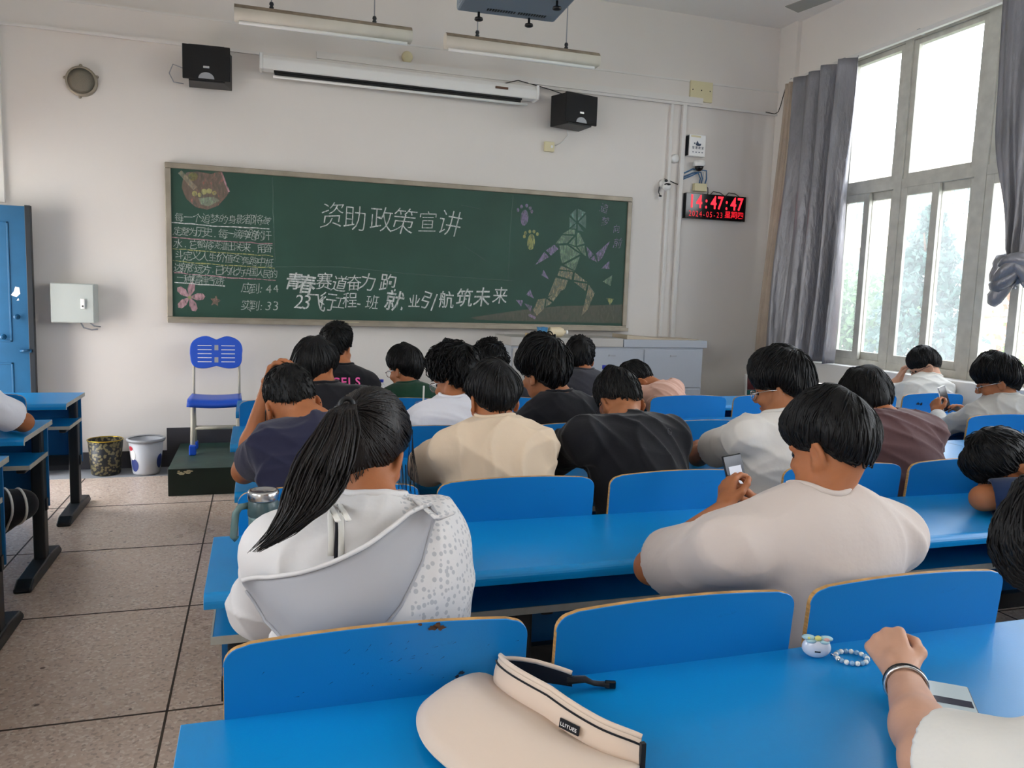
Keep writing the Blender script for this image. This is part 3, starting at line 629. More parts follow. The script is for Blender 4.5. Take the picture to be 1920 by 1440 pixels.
# round loudspeaker
t = empty('wall_speaker', (-1.227, YW, 2.908), label='round grey-brown loudspeaker on the upper left of the wall', cat='loudspeaker')
GR2 = mat('round_grill', '7d776a', .7, bump=.5, bscale=300)
MB().lathe([(.108, 0), (.108, .02), (.098, .035), (.09, .03)], M=rot('X', 90), n=36, close=True).build('rim', M['alu_frame'], t)
MB().lathe([(.0, .043), (.05, .04), (.092, .03)][::-1], M=rot('X', 90), n=36).build('grille', GR2, t)
for a in (.4, 1.6, 3.0, 4.6): MB().ball((.112*math.cos(a), -.01, .112*math.sin(a)), .012, 8).build('clip', M['alu_frame'], t)
# two black box speakers
def spk(loc, rz, label):
    t = empty('box_speaker', loc, rz, label, 'loudspeaker', 'black speakers beside the screen')
    MB().prism([(-.155, .125), (.155, .125), (.125, -.10), (-.125, -.10)], -.135, .125, 'Z').build('cabinet', M['black'], t, .004)
    MB().box(-.165, .165, -.120, -.100, -.125, .118).build('grille', M['grill'], t, .004)
    MB().box(-.022, .022, -.124, -.119, -.045, -.028).build('badge', M['chrome'], t, .002)
    MB().prism([(.055*math.cos(a), -.118+.045*math.sin(a)) for a in np.linspace(0, math.pi, 14)], -.1225, -.119, 'Y').build('horn', M['grey_pl'], t)
    MB().box(-.03, .03, .10, .17, -.02, .02).build('bracket', M['steel_dark'], t)
    return t
spk((-.345, YW-.17, 3.075), math.radians(-4), 'black box speaker at the left end of the projection screen')
spk((2.60, YW-.17, 3.045), math.radians(14), 'black box speaker at the right end of the projection screen')
tag(MB().tube([(-.53, YW-.10, 3.06), (-.60, YW-.06, 3.09), (-.63, YW-.03, 3.03), (-.60, YW-.02, 2.97), (-.53, YW-.04, 2.96)], .004, 6).build('cable', M['grey_pl']), 'looped grey cable at the side of the left speaker', 'cable')
tag(MB().tube([(2.60, YW-.02, 2.94), (2.62, YW-.012, 2.87), (2.56, YW-.012, 2.80), (2.50, YW-.012, 2.77)], .0035, 6).build('cable', M['white_pl']), 'thin white cable from the right speaker to the socket below', 'cable')
t = empty('wall_socket', (2.444, YW, 2.756), label='small cream socket box below the right speaker', cat='socket')
MB().box(-.045, .045, -.03, 0, -.042, .042).build('plate', M['ivory'], t, .004); MB().box(.01, .03, -.033, -.029, -.012, .012).build('switch', M['white_pl'], t, .002)
# roller projection screen
t = empty('projection_screen', (1.16, YW-.09, 3.16), label='rolled-up white projection screen in a long case over the chalkboard', cat='projection screen')
MB().prism([(-.05, -.045), (.06, -.045), (.07, 0), (.06, .06), (-.02, .065), (-.05, .03)], -1.12, 1.11, 'X').build('case', M['white_pl'], t, .008)
MB().box(-1.035, .985, -.03, .02, -.058, -.044).box(-1.03, .98, -.012, -.008, -.078, -.04).build('slot', M['black'], t)
MB().tube([(-1.04, -.01, -.088), (1.04, -.01, -.088)], .011, 10).build('weight_bar', M['white_pl'], t)
for x in (-1.13, 1.12): MB().box(x-.012, x+.012, -.055, .075, -.05, .07).build('end_cap', M['white_pl'], t, .006)
MB().box(.74, .85, -.062, -.0495, .005, .022, M=rot('X', 0)).build('label_plate', mat('label_brown', '5a3c2c', .5), t)
tag(MB().tube([(2.0, YW-.05, 3.235), (2.12, YW-.07, 3.27), (2.25, YW-.04, 3.262), (2.42, YW-.04, 3.235), (2.6, YW-.06, 3.19)], .004, 6).build('cable', M['black']), 'thin dark cable running from the screen case to the right speaker', 'cable')
t = empty('smoke_detector', (1.173, YW-.02, 3.36), label='small round cream sensor on the wall between the lamps', cat='sensor')
MB().lathe([(.045, 0), (.045, .02), (.03, .035), (0, .037)], M=rot('X', 90), n=24).build('body', M['ivory'], t)
# junction plate, trunking, cameras, controller, clock
t = empty('junction_plate', (3.91, YW-.022, 3.375), label='yellowed square junction box cover high on the right', cat='box cover')
MB().box(-.115, .12, -.02, 0, -.09, .09).build('cover', M['ivory'], t, .004)
for x in (-.09, 0, .09): MB().ball((x, -.021, .01), .006, 8).build('screw', M['steel_dark'], t)
tag(MB().box(3.615, 3.645, YW-.03, YW, .32, 3.24).build('cable_duct', M['white_trim'], None, .003), 'narrow white cable duct left of the controller box', 'cable duct', 'cable ducts')
tag(MB().box(3.735, 3.775, YW-.04, YW, .32, 3.24).build('cable_duct', M['white_trim'], None, .003), 'wider white cable duct beside the red clock', 'cable duct', 'cable ducts')
t = empty('junction_disc', (3.685, YW, 2.755), label='round white junction box on the cable duct', cat='junction box')
MB().lathe([(.04, 0), (.04, .03), (.03, .042), (0, .043)], M=rot('X', 90), n=24).build('cap', M['white_pl'], t)
t = empty('controller_box', (3.885, YW, 2.88), label='white controller box with dark emblem above the dome camera', cat='controller box')
MB().box(-.085, .085, -.07, 0, -.095, .10).build('case', M['white_pl'], t, .004); MB().box(-.09, -.084, -.06, -.01, -.09, .09).build('vent', M['steel_dark'], t)
NV = mat('dark_print', '39465c', .6)
mb = MB(); mb.prism([(.0, .045), (.012, .02), (.04, .02), (.03, -.0), (.005, -.002), (-.02, .005), (-.012, .03)], -.0712, -.0702, 'Y').ball((-.03, -.0705, .02), (.008, .001, .008), 10)
mb.build('emblem', NV, t)
mb = MB()
for k, c in enumerate('智慧教室'):
    v, f = glyph(c, .012); mb.add([(-.055+k*.032+p[0]*.026, -.0712, -.028+p[1]*.026) for p in v], f)
mb.build('print', NV, t); mb = MB()
for k in range(4): mb.box(-.05+k*.032, -.036+k*.032, -.0712, -.0702, -.062, -.055)
mb.build('print', NV, t)
MB().box(-.07, .03, -.072, -.07, .075, .09).build('sticker', M['ivory'], t)
t = empty('dome_camera', (3.915, YW-.07, 2.70), label='small dome camera hanging under the controller box', cat='camera')
MB().lathe([(.05, .045), (.055, .02), (.05, 0), (.045, -.005)], n=24).box(-.03, .03, .0, .07, .0, .04).build('body', M['white_pl'], t)
MB().lathe([(.043, -.004), (.035, -.03), (.02, -.045), (0, -.05)], n=24).build('dome', M['black_gloss'], t)
t = empty('wall_camera', (3.58, YW, 2.49), label='small white camera on a bracket left of the clock', cat='camera')
MB().lathe([(.04, 0), (.04, .03), (.03, .04), (0, .041)], M=trans(0, 0, .03) @ rot('X', 90), n=20).build('mount', M['white_pl'], t)
MB().lathe([(.03, 0), (.036, .03), (.03, .07)], M=trans(0, -.05, .0) @ rot('X', 100), n=20).build('body', M['white_pl'], t)
MB().ball((0, -.10, .012), (.032, .03, .014), 14).ball((0, -.07, .05), (.016, .02, .012), 10).build('lens', M['black_gloss'], t)
MB().tube([(.0, -.03, .07), (.05, -.02, .065), (.11, -.02, .045), (.15, -.02, .035)], .005, 6).tube([(-.04, -.02, .0), (-.045, -.02, -.05), (-.03, -.03, -.085)], .004, 6).ball((-.03, -.03, -.085), (.018, .01, .009), 8).build('lead', M['black'], t)
t = empty('adapter_box', (3.97, YW, 2.515), label='cream adapter box with blue leads above the red clock', cat='adapter')
MB().box(-.075, .055, -.05, 0, -.04, .032).build('case', M['ivory'], t, .005)
BL = mat('blue_cable', '3d6f9c', .5)
for k in range(4): MB().tube([(-.19, -.025-.004*k, .06+.018*k), (-.10, -.035, .10+.02*k), (-.04+.03*k, -.03, .13+.008*k), (-.01+.022*k, -.028, .08), (-.02+.02*k, -.025, .02)], .006, 6).build('lead', BL if k != 2 else M['white_pl'], t)
MB().tube([(.05, -.02, .02), (.08, -.02, 0), (.085, -.02, -.05), (.06, -.02, -.075)], .004, 6).build('lead', M['black'], t)
t = empty('digital_clock', (4.13, YW, 2.335), label='wide black digital clock with red figures by the curtain', cat='clock')
MB().box(-.325, .325, -.055, 0, -.115, .118).build('case', M['black_gloss'], t, .004)
RED = mat('red_led', '300406', .4, emis='ff2433', estr=1.1); REDD = mat('red_led_dim', '300406', .4, emis='e01828', estr=.55)
mb = MB(); XP = {'1': -.262, '4': -.18, ':': -.095, '5': 0}
for c, x in (('1', -.262), ('4', -.185), (':', -.108), ('4', -.03), ('7', .045), (':', .112), ('4', .185), ('7', .262)):
    v, f = glyph(c, .022); xs = [p[0] for p in v]; g = (min(xs)+max(xs))/2
    mb.add([(x+(p[0]-g)*.125, -.0565, -.012+p[1]*.165) for p in v], f)
mb.build('time_figures', RED, t)
mb = MB()
for c, x in zip('2024-05-23', np.linspace(-.275, .06, 10)):
    v, f = glyph(c, .0); xs = [p[0] for p in v]; g = (min(xs)+max(xs))/2
    mb.add([(x+(p[0]-g)*.06, -.0565, -.095+p[1]*.075) for p in v], f)
for c, x in zip('星期四', (.13, .20, .27)):
    v, f = glyph(c, .02); mb.add([(x-.035+p[0]*.07, -.0565, -.085+p[1]*.07) for p in v], f)
mb.build('date_figures', REDD, t)
for x in (-.05, .12): MB().tube([(x, -.02, .118), (x+.03, -.02, .15), (x+.1, -.02, .145), (x+.15, -.02, .12)], .004, 6).build('lead', M['black'], t)
# grey wall box at the left
t = empty('wall_cabinet', (-1.30, YW, 1.286), label='plain pale grey steel box on the wall above the bins', cat='cabinet')
CAB = mat('pale_grey_steel', 'b4bab6', .5)
MB().box(-.145, .145, -.16, 0, -.145, .145).build('body', CAB, t, .006)
MB().box(-.14, .14, -.168, -.16, -.14, .14).build('door', CAB, t, .003)
hd = MB().box(.055, .085, -.18, -.166, -.04, .035).build('lock', M['white_pl'], t, .005); MB().ball((.07, -.181, -.02), .006, 8).build('keyhole', M['black'], hd)
tag(MB().tube([(-1.27, YW-.06, 1.142), (-1.25, YW-.05, 1.10), (-1.20, YW-.03, 1.085), (-1.16, YW-.03, 1.09)], .006, 6).tube([(-1.21, YW-.06, 1.142), (-1.18, YW-.05, 1.115), (-1.14, YW-.03, 1.11)], .006, 6).build('cable', M['grey_pl']), 'short grey cables hanging below the wall box', 'cable')
# hanging lamps: trough housings on two rods
SHADE = mat('dusty_lamp_shade', 'd3cdc0', .6, var=.1); DUST = mat('dusty_top', '9b8d7b', .9, var=.4, vscale=14)
def lamp(x0, x1, label):
    xc = (x0+x1)/2; h = (x1-x0)/2
    t = empty('hanging_lamp', (xc, 6.0, 3.28), label=label, cat='lamp', group='hanging tube lamps over the chalkboard')
    pr = [(.058*math.cos(a), .028+.062*math.sin(a)) for a in np.linspace(-.75, math.pi+.75, 19)]
    MB().prism(pr, -h, h, 'X', 0, 0, smooth=True).build('housing', SHADE, t)
    pr2 = [(.0592*math.cos(a), .028+.0632*math.sin(a)) for a in np.linspace(.45, math.pi-.45, 9)]+[(.052*math.cos(a), .028+.055*math.sin(a)) for a in np.linspace(math.pi-.5, .5, 9)]
    MB().prism(pr2, -h+.002, h-.002, 'X', 0, 0, smooth=True).build('dust', DUST, t)
    MB().tube([(-h+.03, 0, -.024), (h-.03, 0, -.024)], .014, 12).build('tube', M['white_pl'], t)
    for x in (-h*.6, h*.56):
        rd = MB().tube([(x, 0, .08), (x, 0, ZC-3.28)], .0045, 6).build('rod', M['grey_pl'], t)
        MB().lathe([(.012, .085), (.016, .10), (.01, .11), (.016, .12), (.012, .135)], (x, 0, 0), 12).build('nut', M['steel_dark'], rd)
lamp(-.147, 1.08, 'hanging tube lamp over the left half of the screen, longer in view')
lamp(1.332, 2.57, 'hanging tube lamp over the right half of the screen, below the projector')
# projector seen from below
t = empty('projector', (1.20, 3.72, 2.985), label='grey projector hung from the ceiling, seen from below', cat='projector')
PJ = mat('projector_grey', '7f8a92', .5)
Tp = rot('Z', -3)
MB().box(-.27, .24, -.22, .28, -.14, .02, 0, Tp).build('body', PJ, t, .012)
mb = MB()
for k in range(22): mb.box(-.13+k*.0135-(0 if k < 11 else -.01), -.122+k*.0135-(0 if k < 11 else -.01), .19, .22, -.1415, -.1405, 0, Tp)
mb.build('vent', M['black'], t)
for x, y in ((-.16, .255), (.10, .255), (.16, -.02)): MB().lathe([(.006, -.14), (.006, -.165), (.02, -.168), (.022, -.178), (.015, -.182)], (x, y, 0), 16, M=Tp).build('foot', M['black'], t)
MB().tube([(0, 0, .0), (0, 0, ZC-2.985)], .025, 12).build('pole', M['white_trim'], t)
MB().box(-.27, -.262, -.1, .2, -.13, -.02, 0, Tp).build('side_panel', M['steel_dark'], t)
# ceiling fan above the window side
t = empty('ceiling_fan', (3.95, 4.45, 3.62), label='white ceiling fan, one blade tip in view above the curtain', cat='fan')
FAN = mat('fan_grey', '8c8984', .5)
MB().lathe([(.02, .06), (.10, .04), (.11, 0), (.08, -.05), (0, -.06)], n=24).build('motor', M['white_pl'], t)
MB().tube([(0, 0, .05), (0, 0, ZC-3.62)], .014, 10).build('rod', M['white_pl'], t)
for a in (104, 224, 344):
    MB().prism([(.12, -.03), (.22, -.055), (.78, -.075), (.80, .05), (.22, .05), (.12, .03)], -.003, .003, 'Z', M=rot('Z', a) @ rot('X', 10)).build('blade', FAN, t)
# ------------------------------------------------------------------ people
class Field:
    """signed distances on a grid; shapes are blended in, then skinned into one surface"""
    def __init__(s, lo, hi, h):
        s.lo = np.asarray(lo, np.float32); s.h = h; s.n = np.ceil((np.asarray(hi)-s.lo)/h).astype(int)+1
        s.v = np.full(s.n, .2, np.float32)
    def put(s, fn, lo, hi, k=.02, op='u', pad=.03):
        a = np.maximum(0, np.floor((np.asarray(lo)-pad-k-s.lo)/s.h).astype(int)); b = np.minimum(s.n, np.ceil((np.asarray(hi)+pad+k-s.lo)/s.h).astype(int)+1)
        if (b <= a).any(): return
        ax = [s.lo[i]+s.h*np.arange(a[i], b[i], dtype=np.float32) for i in range(3)]
        X, Y, Z = ax[0][:, None, None], ax[1][None, :, None], ax[2][None, None, :]
        d = fn(X, Y, Z).astype(np.float32); sl = tuple(slice(a[i], b[i]) for i in range(3)); o = s.v[sl]
        if op == 'u':
            q = np.clip(.5+.5*(o-d)/k, 0, 1); s.v[sl] = o+(d-o)*q-k*q*(1-q)
        else:
            d = -d; q = np.clip(.5-.5*(o-d)/k, 0, 1); s.v[sl] = o+(d-o)*q+k*q*(1-q)
    def cone(s, a, b, ra, rb, k=.02, op='u', cut=None):
        a = np.asarray(a, np.float32); b = np.asarray(b, np.float32); ba = b-a; L = max(1e-9, float(ba@ba)); r = max(ra, rb)
        def fn(X, Y, Z):
            px_, py, pz = X-a[0], Y-a[1], Z-a[2]
            t = np.clip((px_*ba[0]+py*ba[1]+pz*ba[2])/L, 0, 1)
            d = np.sqrt((px_-t*ba[0])**2+(py-t*ba[1])**2+(pz-t*ba[2])**2)-(ra+(rb-ra)*t)
            if cut is not None:
                c, n = cut; d = np.maximum(d, (X-c[0])*n[0]+(Y-c[1])*n[1]+(Z-c[2])*n[2])
            return d
        s.put(fn, np.minimum(a, b)-r, np.maximum(a, b)+r, k, op)
    def ell(s, c, r, R=None, k=.02, op='u'):
        c = np.asarray(c, np.float32); r = np.asarray(r, np.float32); R = np.eye(3) if R is None else R
        ext = np.sqrt(((R*r)**2).sum(1))
        def fn(X, Y, Z):
            x, y, z = X-c[0], Y-c[1], Z-c[2]
            q = [(x*R[0, i]+y*R[1, i]+z*R[2, i])/r[i] for i in range(3)]
            k0 = np.sqrt(q[0]**2+q[1]**2+q[2]**2)+1e-6; k1 = np.sqrt((q[0]/r[0])**2+(q[1]/r[1])**2+(q[2]/r[2])**2)+1e-6
            return k0*(k0-1)/k1
        s.put(fn, c-ext, c+ext, k, op)
    def noise(s, amp, sc, seed, keep=()):
        dirn = (1, 1, 1); r = np.random.default_rng(seed); ax = [s.lo[i]+s.h*np.arange(s.n[i], dtype=np.float32) for i in range(3)]
        X, Y, Z = ax[0][:, None, None]*dirn[0], ax[1][None, :, None]*dirn[1], ax[2][None, None, :]*dirn[2]
        w = sum(np.sin(r.uniform(5, 12)*X+r.uniform(5, 12)*Y+r.uniform(5, 12)*Z+r.uniform(0, 6)) for _ in range(2))
        d = 0
        for i in range(3):
            a = r.normal(size=3); a /= np.linalg.norm(a)
            d = d+(1-np.abs(np.sin(sc*(a[0]*X+a[1]*Y+a[2]*Z)*(1+.5*i)+w*1.3+r.uniform(0, 6))))**2-.4
        f = 1.
        for c in keep: f = f*np.clip((np.sqrt((X-c[0])**2+(Y-c[1])**2+(Z-c[2])**2)-.09)/.08, 0, 1)
        s.v += np.where(np.abs(s.v) < .06, -amp*d/1.5*f, 0).astype(np.float32)
    def skin(s):
        v = s.v; I = v < 0; n = v.shape
        c = [I[i:n[0]-1+i, j:n[1]-1+j, k:n[2]-1+k] for i in (0, 1) for j in (0, 1) for k in (0, 1)]
        al = c[0].copy(); an = c[0].copy()
        for q in c[1:]: al &= q; an |= q
        act = an & ~al; idx = np.argwhere(act); ids = np.full(act.shape, -1, np.int32); ids[act] = np.arange(len(idx))
        cs = np.array([(i, j, k) for i in (0, 1) for j in (0, 1) for k in (0, 1)])
        val = np.stack([v[idx[:, 0]+q[0], idx[:, 1]+q[1], idx[:, 2]+q[2]] for q in cs], 1)
        P = np.zeros((len(idx), 3), np.float32); N = np.zeros(len(idx), np.float32)
        for a in range(8):
            for b in range(a+1, 8):
                if abs(cs[a]-cs[b]).sum() != 1: continue
                va, vb = val[:, a], val[:, b]; m = (va < 0) != (vb < 0)
                t = np.where(m, va/(va-vb+1e-20), 0)[:, None]
                P += np.where(m[:, None], cs[a]+(cs[b]-cs[a])*t, 0); N += m
        P = s.lo+(idx+P/N[:, None])*s.h
        F = []
        for ax in range(3):
            a = [slice(1, -1)]*3; a[ax] = slice(0, n[ax]-1); b = list(a); b[ax] = slice(1, n[ax])
            A, B = I[tuple(a)], I[tuple(b)]
            for flip, m in ((0, A & ~B), (1, B & ~A)):
                q = np.argwhere(m); o = np.array([1, 1, 1]); o[ax] = 0; q = q+o
                u, w = (ax+1) % 3, (ax+2) % 3; du = np.eye(3, dtype=int)[u]; dw = np.eye(3, dtype=int)[w]
                r4 = [q-du-dw, q-dw, q, q-du]
                f = np.stack([ids[r[:, 0], r[:, 1], r[:, 2]] for r in r4], 1)
                F.append(f[:, ::-1] if flip else f)
        return P, np.concatenate(F)
V3 = lambda *a: np.array(a, float)
def unit(a): return a/np.linalg.norm(a)
def euler(yaw, pitch, roll):
    return np.array((Matrix.Rotation(math.radians(yaw), 3, 'Z') @ Matrix.Rotation(math.radians(pitch), 3, 'X') @ Matrix.Rotation(math.radians(roll), 3, 'Y')))
def spine(p):
    P, N = p['P'], p['N']; m = (P+N)/2-p['f']*p.get('arch', .04)
    q = lambda t: (1-t)**2*P+2*t*(1-t)*m+t*t*N
    return q, lambda t: unit(2*(1-t)*(m-P)+2*t*(N-m))
def torso(F, p, o=0., k=.06, legs=True):
    q, tg = spine(p); sc = p.get('girth', 1.)
    r0 = unit(p['SR']-p['SL'])
    for t, a, b, c in ((.0, .165, .118, .12), (.28, .150, .108, .15), (.56, .160, .112, .16), (.80, .165, .098, .12)):
        z = tg(t); x = unit(r0-z*(r0@z)); y = np.cross(z, x); R = np.stack([x, y, z], 1)
        F.ell(q(t), (a*sc+o, b*sc+o, c+o), R, k)
    up = q(.84); 
    for s in ('SL', 'SR'):
        F.cone(up+(p[s]-up)*.25, p[s], .078*sc+o, .060+o*.7, .04)
        F.cone(p['N']+(q(.9)-p['N'])*.3, p['N']+(p[s]-p['N'])*.72, .050+o*.6, .046+o*.6, .03)
def hand(F, w, d, up, side, curl=(25, 30, 35), thumb=25, sc=1., spread=4, k=.006, ind=None):
    """w wrist, d along the palm, up out of the back of the hand, side +1 thumb towards d x up"""
    d = unit(d); up = unit(up-d*(up@d)); x = np.cross(d, up)*side; S_ = sc
    kn = []
    for i, (dx, L) in enumerate(((.030, .088), (.010, .092), (-.010, .088), (-.028, .080))):
        a = w+x*dx*.55*S_+d*.012*S_; b = w+(x*dx+d*L)*S_-up*.004*abs(i-1.3)*S_
        F.cone(a, b, .0135*S_, .0115*S_, .012); kn.append(b)
    F.cone(w, w+d*.03*S_, .027*S_*.8, .022*S_, .012)
    for i, (l, r) in enumerate(((.070, .0088), (.078, .009), (.072, .0086), (.056, .0076))):
        cu_ = curl if ind is None or i else ind
        b = kn[i]; a = 0.; dd = unit(d+x*math.tan(math.radians(spread*(1.2-i))))
        for j, (fr, c) in enumerate(zip((.46, .30, .24), cu_)):
            a += math.radians(c*(1+.06*i)); n = unit(dd*math.cos(a)-up*math.sin(a)); e = b+n*l*fr*S_
            F.cone(b, e, r*S_*(1-.06*j), r*S_*(1-.06*(j+1)), k*.5 if j else k); b = e
    t0 = w+(x*.020+d*.018-up*.006)*S_; a = math.radians(thumb)
    t1 = t0+unit(x*.75+d*.75-up*.35)*.040*S_; t2 = t1+unit(x*math.cos(a+.9)+d*math.sin(a+.9)-up*.4)*.034*S_; t3 = t2+unit(x*math.cos(a+1.4)+d*math.sin(a+1.4)-up*.35)*.026*S_
    F.cone(t0, t1, .0145*S_, .0115*S_, .010); F.cone(t1, t2, .0112*S_, .0098*S_, .006); F.cone(t2, t3, .0098*S_, .0082*S_, .004)
def head(F, p):
    H, R, s = p['H'], p['R'], p.get('hs', 1.); g = lambda *a: H+R @ (V3(*a)*s)
    E = lambda c, r, k=.02, op='u', Q=None: F.ell(g(*c), V3(*r)*s, R if Q is None else R @ Q, k, op)
    E((0, -.006, 0), (.075, .094, .094)); E((0, .022, -.072), (.060, .066, .058), .03)
    E((0, .052, -.105), (.038, .036, .026), .03)                                     # jaw and chin
    E((0, .070, -.012), (.052, .024, .012), .02)                                       # brow
    F.cone(g(0, .088, -.020), g(0, .108, -.054), .0085*s, .0125*s, .012)              # nose
    for x in (-1, 1):
        E((x*.012, .098, -.060), (.009, .010, .008), .008)
        E((x*.031, .095, -.030), (.016, .014, .011), .010, 's')                       # sockets
        E((x*.040, .066, -.060), (.022, .022, .018), .02)                             # cheeks
        Q = euler(x*18, 0, 0) @ euler(0, -12, 0)
        E((x*.079, -.010, -.042), (.009, .020, .032), .008, 'u', Q); E((x*.089, -.004, -.040), (.007, .011, .019), .006, 's', Q)
        E((x*.080, -.002, -.066), (.007, .009, .010), .006)
    E((0, .090, -.088), (.022, .010, .0055), .006); E((0, .088, -.098), (.019, .010, .006), .006)
    q = p['N']-p['f']*0
    F.cone(p['N'], g(0, -.022, -.055), .056*p.get('neck', 1), .050*s*p.get('neck', 1), .03)
def make_person(p, label, h=.006):
    """fills in what the pose leaves open, then builds body, hair and clothes"""
    p = dict(p)
    for k in ('P', 'N', 'H', 'SL', 'SR', 'EL', 'ER', 'WL', 'WR'):
        if p.get(k) is not None: p[k] = V3(*p[k])
    if 'tuck' not in p and p['P'][1] > 1: p['P'][1] += .045
    across = p['SR']-p['SL']; p['f'] = unit(V3(-across[1], across[0], 0)); rt = unit(V3(across[0], across[1], 0))
    p['R'] = euler(*p.get('look', (0, -25, 0)))
    for s, sg in (('L', -1), ('R', 1)):
        if p.get('E'+s) is None: p['E'+s] = p['S'+s]+rt*sg*.05+p['f']*.24+V3(0, 0, max(.80-p['S'+s][2], -.24))
        if p.get('W'+s) is None:
            e = p['E'+s]; p['W'+s] = e-rt*sg*.13+p['f']*.20; p['W'+s][2] = max(e[2], .79)
    allp = np.array([p[k] for k in ('P', 'N', 'SL', 'SR', 'EL', 'ER', 'WL', 'WR')]); lo = allp.min(0)-.25; hi = allp.max(0)+.25
    lo = np.minimum(lo, p['H']-.2); hi = np.maximum(hi, p['H']+.17); lo[2] = p['P'][2]-.16
    g = p.get('girth', 1.); am = p.get('arm', 1.)
    F = Field(lo, hi, h); torso(F, p, -.008)
    for s in 'LR':
        S0, E0, W0 = p['S'+s], p['E'+s], p['W'+s]
        F.cone(S0, E0, .052*am, .040*am, .03); F.cone(E0, E0+(W0-E0)*.35, .041*am, .041*am, .02); F.cone(E0+(W0-E0)*.35, W0, .041*am, .0265*am, .02)
        hp = p.get('hand'+s, {}); sd = 1 if s == 'L' else -1
        d = V3(*hp['d']) if 'd' in hp else unit(W0-E0); up = V3(*hp['up']) if 'up' in hp else V3(0, 0, 1)
        hand(F, W0, d, up, hp.get('side', sd), hp.get('curl', (25, 30, 30)), hp.get('thumb', 25), hp.get('sc', 1.), hp.get('spread', 4), ind=hp.get('ind'))
    head(F, p)
    v, f = F.skin(); loc = V3(p['P'][0], p['P'][1], 0)
    # eyes set into the sockets
    eb = MB()
    for x in (-1, 1):
        c = p['H']+p['R'] @ (V3(x*.031, .0755, -.030)*p.get('hs', 1.)); eb.ball(tuple(c), .0115, 12)
    ev = np.array(eb.v); nf = len(f); fq = [tuple(int(i) for i in q) for q in f] if False else None
    body = np_mesh('person', v-loc, f, [p.get('skin', SKIN), EYE])
    body.location = loc; tag(body, label, 'person', p.get('group'))
    np_mesh('eyes', ev-loc, eb.f, EYE, body)
    # ---- clothes
    cl = p['cloth']; oc = Field(lo-.05, hi+.05, max(h, .0055)); torso(oc, p, .012+p.get('loose', 0), .08)
    sl = p.get('sleeve', .62); wr = p.get('sw', .072); cuts = []
    for s in 'LR':
        S0, E0, W0 = p['S'+s], p['E'+s], p['W'+s]
        if sl <= 1:
            d = unit(E0-S0); e = S0+(E0-S0)*sl
            oc.cone(S0, e+d*.06, .070*g, wr, .04); cuts.append((e, d, wr, .84))
        else:
            d = unit(W0-E0); e = E0+(W0-E0)*(sl-1)
            oc.cone(S0, E0, .070*g, wr*.9, .04); oc.cone(E0, e+d*.04, wr*.9, wr*.62, .03); cuts.append((e, d, wr*.64, .78))
    nd = unit(unit(p['H']-p['N'])*.45+spine(p)[1](1.)*.55+V3(0, 0, .25)); nb = p['N']+nd*.012
    oc.cone(nb+nd*.052, nb+nd*.16, .066*p.get('neck', 1), .09, .012, 's'); oc.cone(nb, nb+nd*.1, .054*p.get('neck', 1), .062, .006, 's')
    oc.noise(p.get('fold', .010), p.get('fsc', 16), p.get('seed', 1), [q[0] for q in cuts])
    for e, d, w_, q_ in cuts:                  # trim the sleeve square and hollow its end
        def slab(X, Y, Z):
            x, y, z = X-e[0], Y-e[1], Z-e[2]; t = x*d[0]+y*d[1]+z*d[2]
            return np.maximum(np.sqrt(np.maximum(x*x+y*y+z*z-t*t, 0))-w_*1.8, np.maximum(-t, t-.09-w_))
        oc.put(slab, np.minimum(e, e+d*.2)-w_*1.8, np.maximum(e, e+d*.2)+w_*1.8, .003, 's')
        def bore(X, Y, Z):
            x, y, z = X-e[0], Y-e[1], Z-e[2]; t = x*d[0]+y*d[1]+z*d[2]
            return np.maximum(np.sqrt(np.maximum(x*x+y*y+z*z-t*t, 0))-w_*q_, np.maximum(-t-.022, t-.05))
        oc.put(bore, e-w_-.03, e+w_+.06, .003, 's')
    cv, cf_ = oc.skin(); mats_ = cl if isinstance(cl, list) else [cl]
    top = np_mesh(p.get('cname', 't_shirt'), cv-loc, cf_, mats_, body); top['label'] = p['clabel']
    sm = top.modifiers.new('soft', 'SMOOTH'); sm.factor = .5; sm.iterations = 2
    if p.get('collar', True):
        bv = BVHTree.FromPolygons(cv.tolist(), cf_.tolist()); a = unit(np.cross(nd, V3(0, 0, 1)) if abs(nd[2]) < .99 else V3(1, 0, 0)); b = np.cross(nd, a); ring = []
        for w_ in np.linspace(0, 2*math.pi, 37)[:-1]:
            dd = a*math.cos(w_)+b*math.sin(w_); o = nb+nd*.030+dd*.062
            h_ = bv.find_nearest(Vector(o)); ring.append(Vector(h_[0])+Vector(nd*.002)-Vector(loc))
        for _ in range(3): ring = [(ring[i-1]+ring[i]*2+ring[(i+1) % 36])/4 for i in range(36)]
        MB().tube(ring, .0075, 8, closed=True).build('collar', p.get('colmat', mats_[0]), top)
    # ---- trousers and shoes
    if p.get('legs', True):
        T = Field(V3(loc[0]-.4, loc[1]-.25, -.02)-.05, V3(loc[0]+.4, loc[1]+.85, .75), .012); ft = V3(*p.get('lf', p['f'])); P0 = p['P']
        T.ell(P0+V3(0, 0, -.01)*1, (.165*g, .125*g, .095), None, .05); sh = MB()
        kn = []
        for sg in (-1, 1):
            hp = P0+rt*sg*.088+V3(0, 0, -.005); kn_ = hp+ft*p.get('thigh', .40)+rt*sg*p.get('open', .04); kn_[2] = .475; an = kn_+ft*-.02+V3(*p.get('tuck', (0, 0, 0))); an[2] = .09
            T.cone(hp, kn_, .078, .062, .04); T.cone(kn_, an, .062, .050, .03); kn.append((an, ft))
        tv, tf = T.skin(); tr = np_mesh('trousers', tv-loc, tf, p.get('pants', DENIM), body)
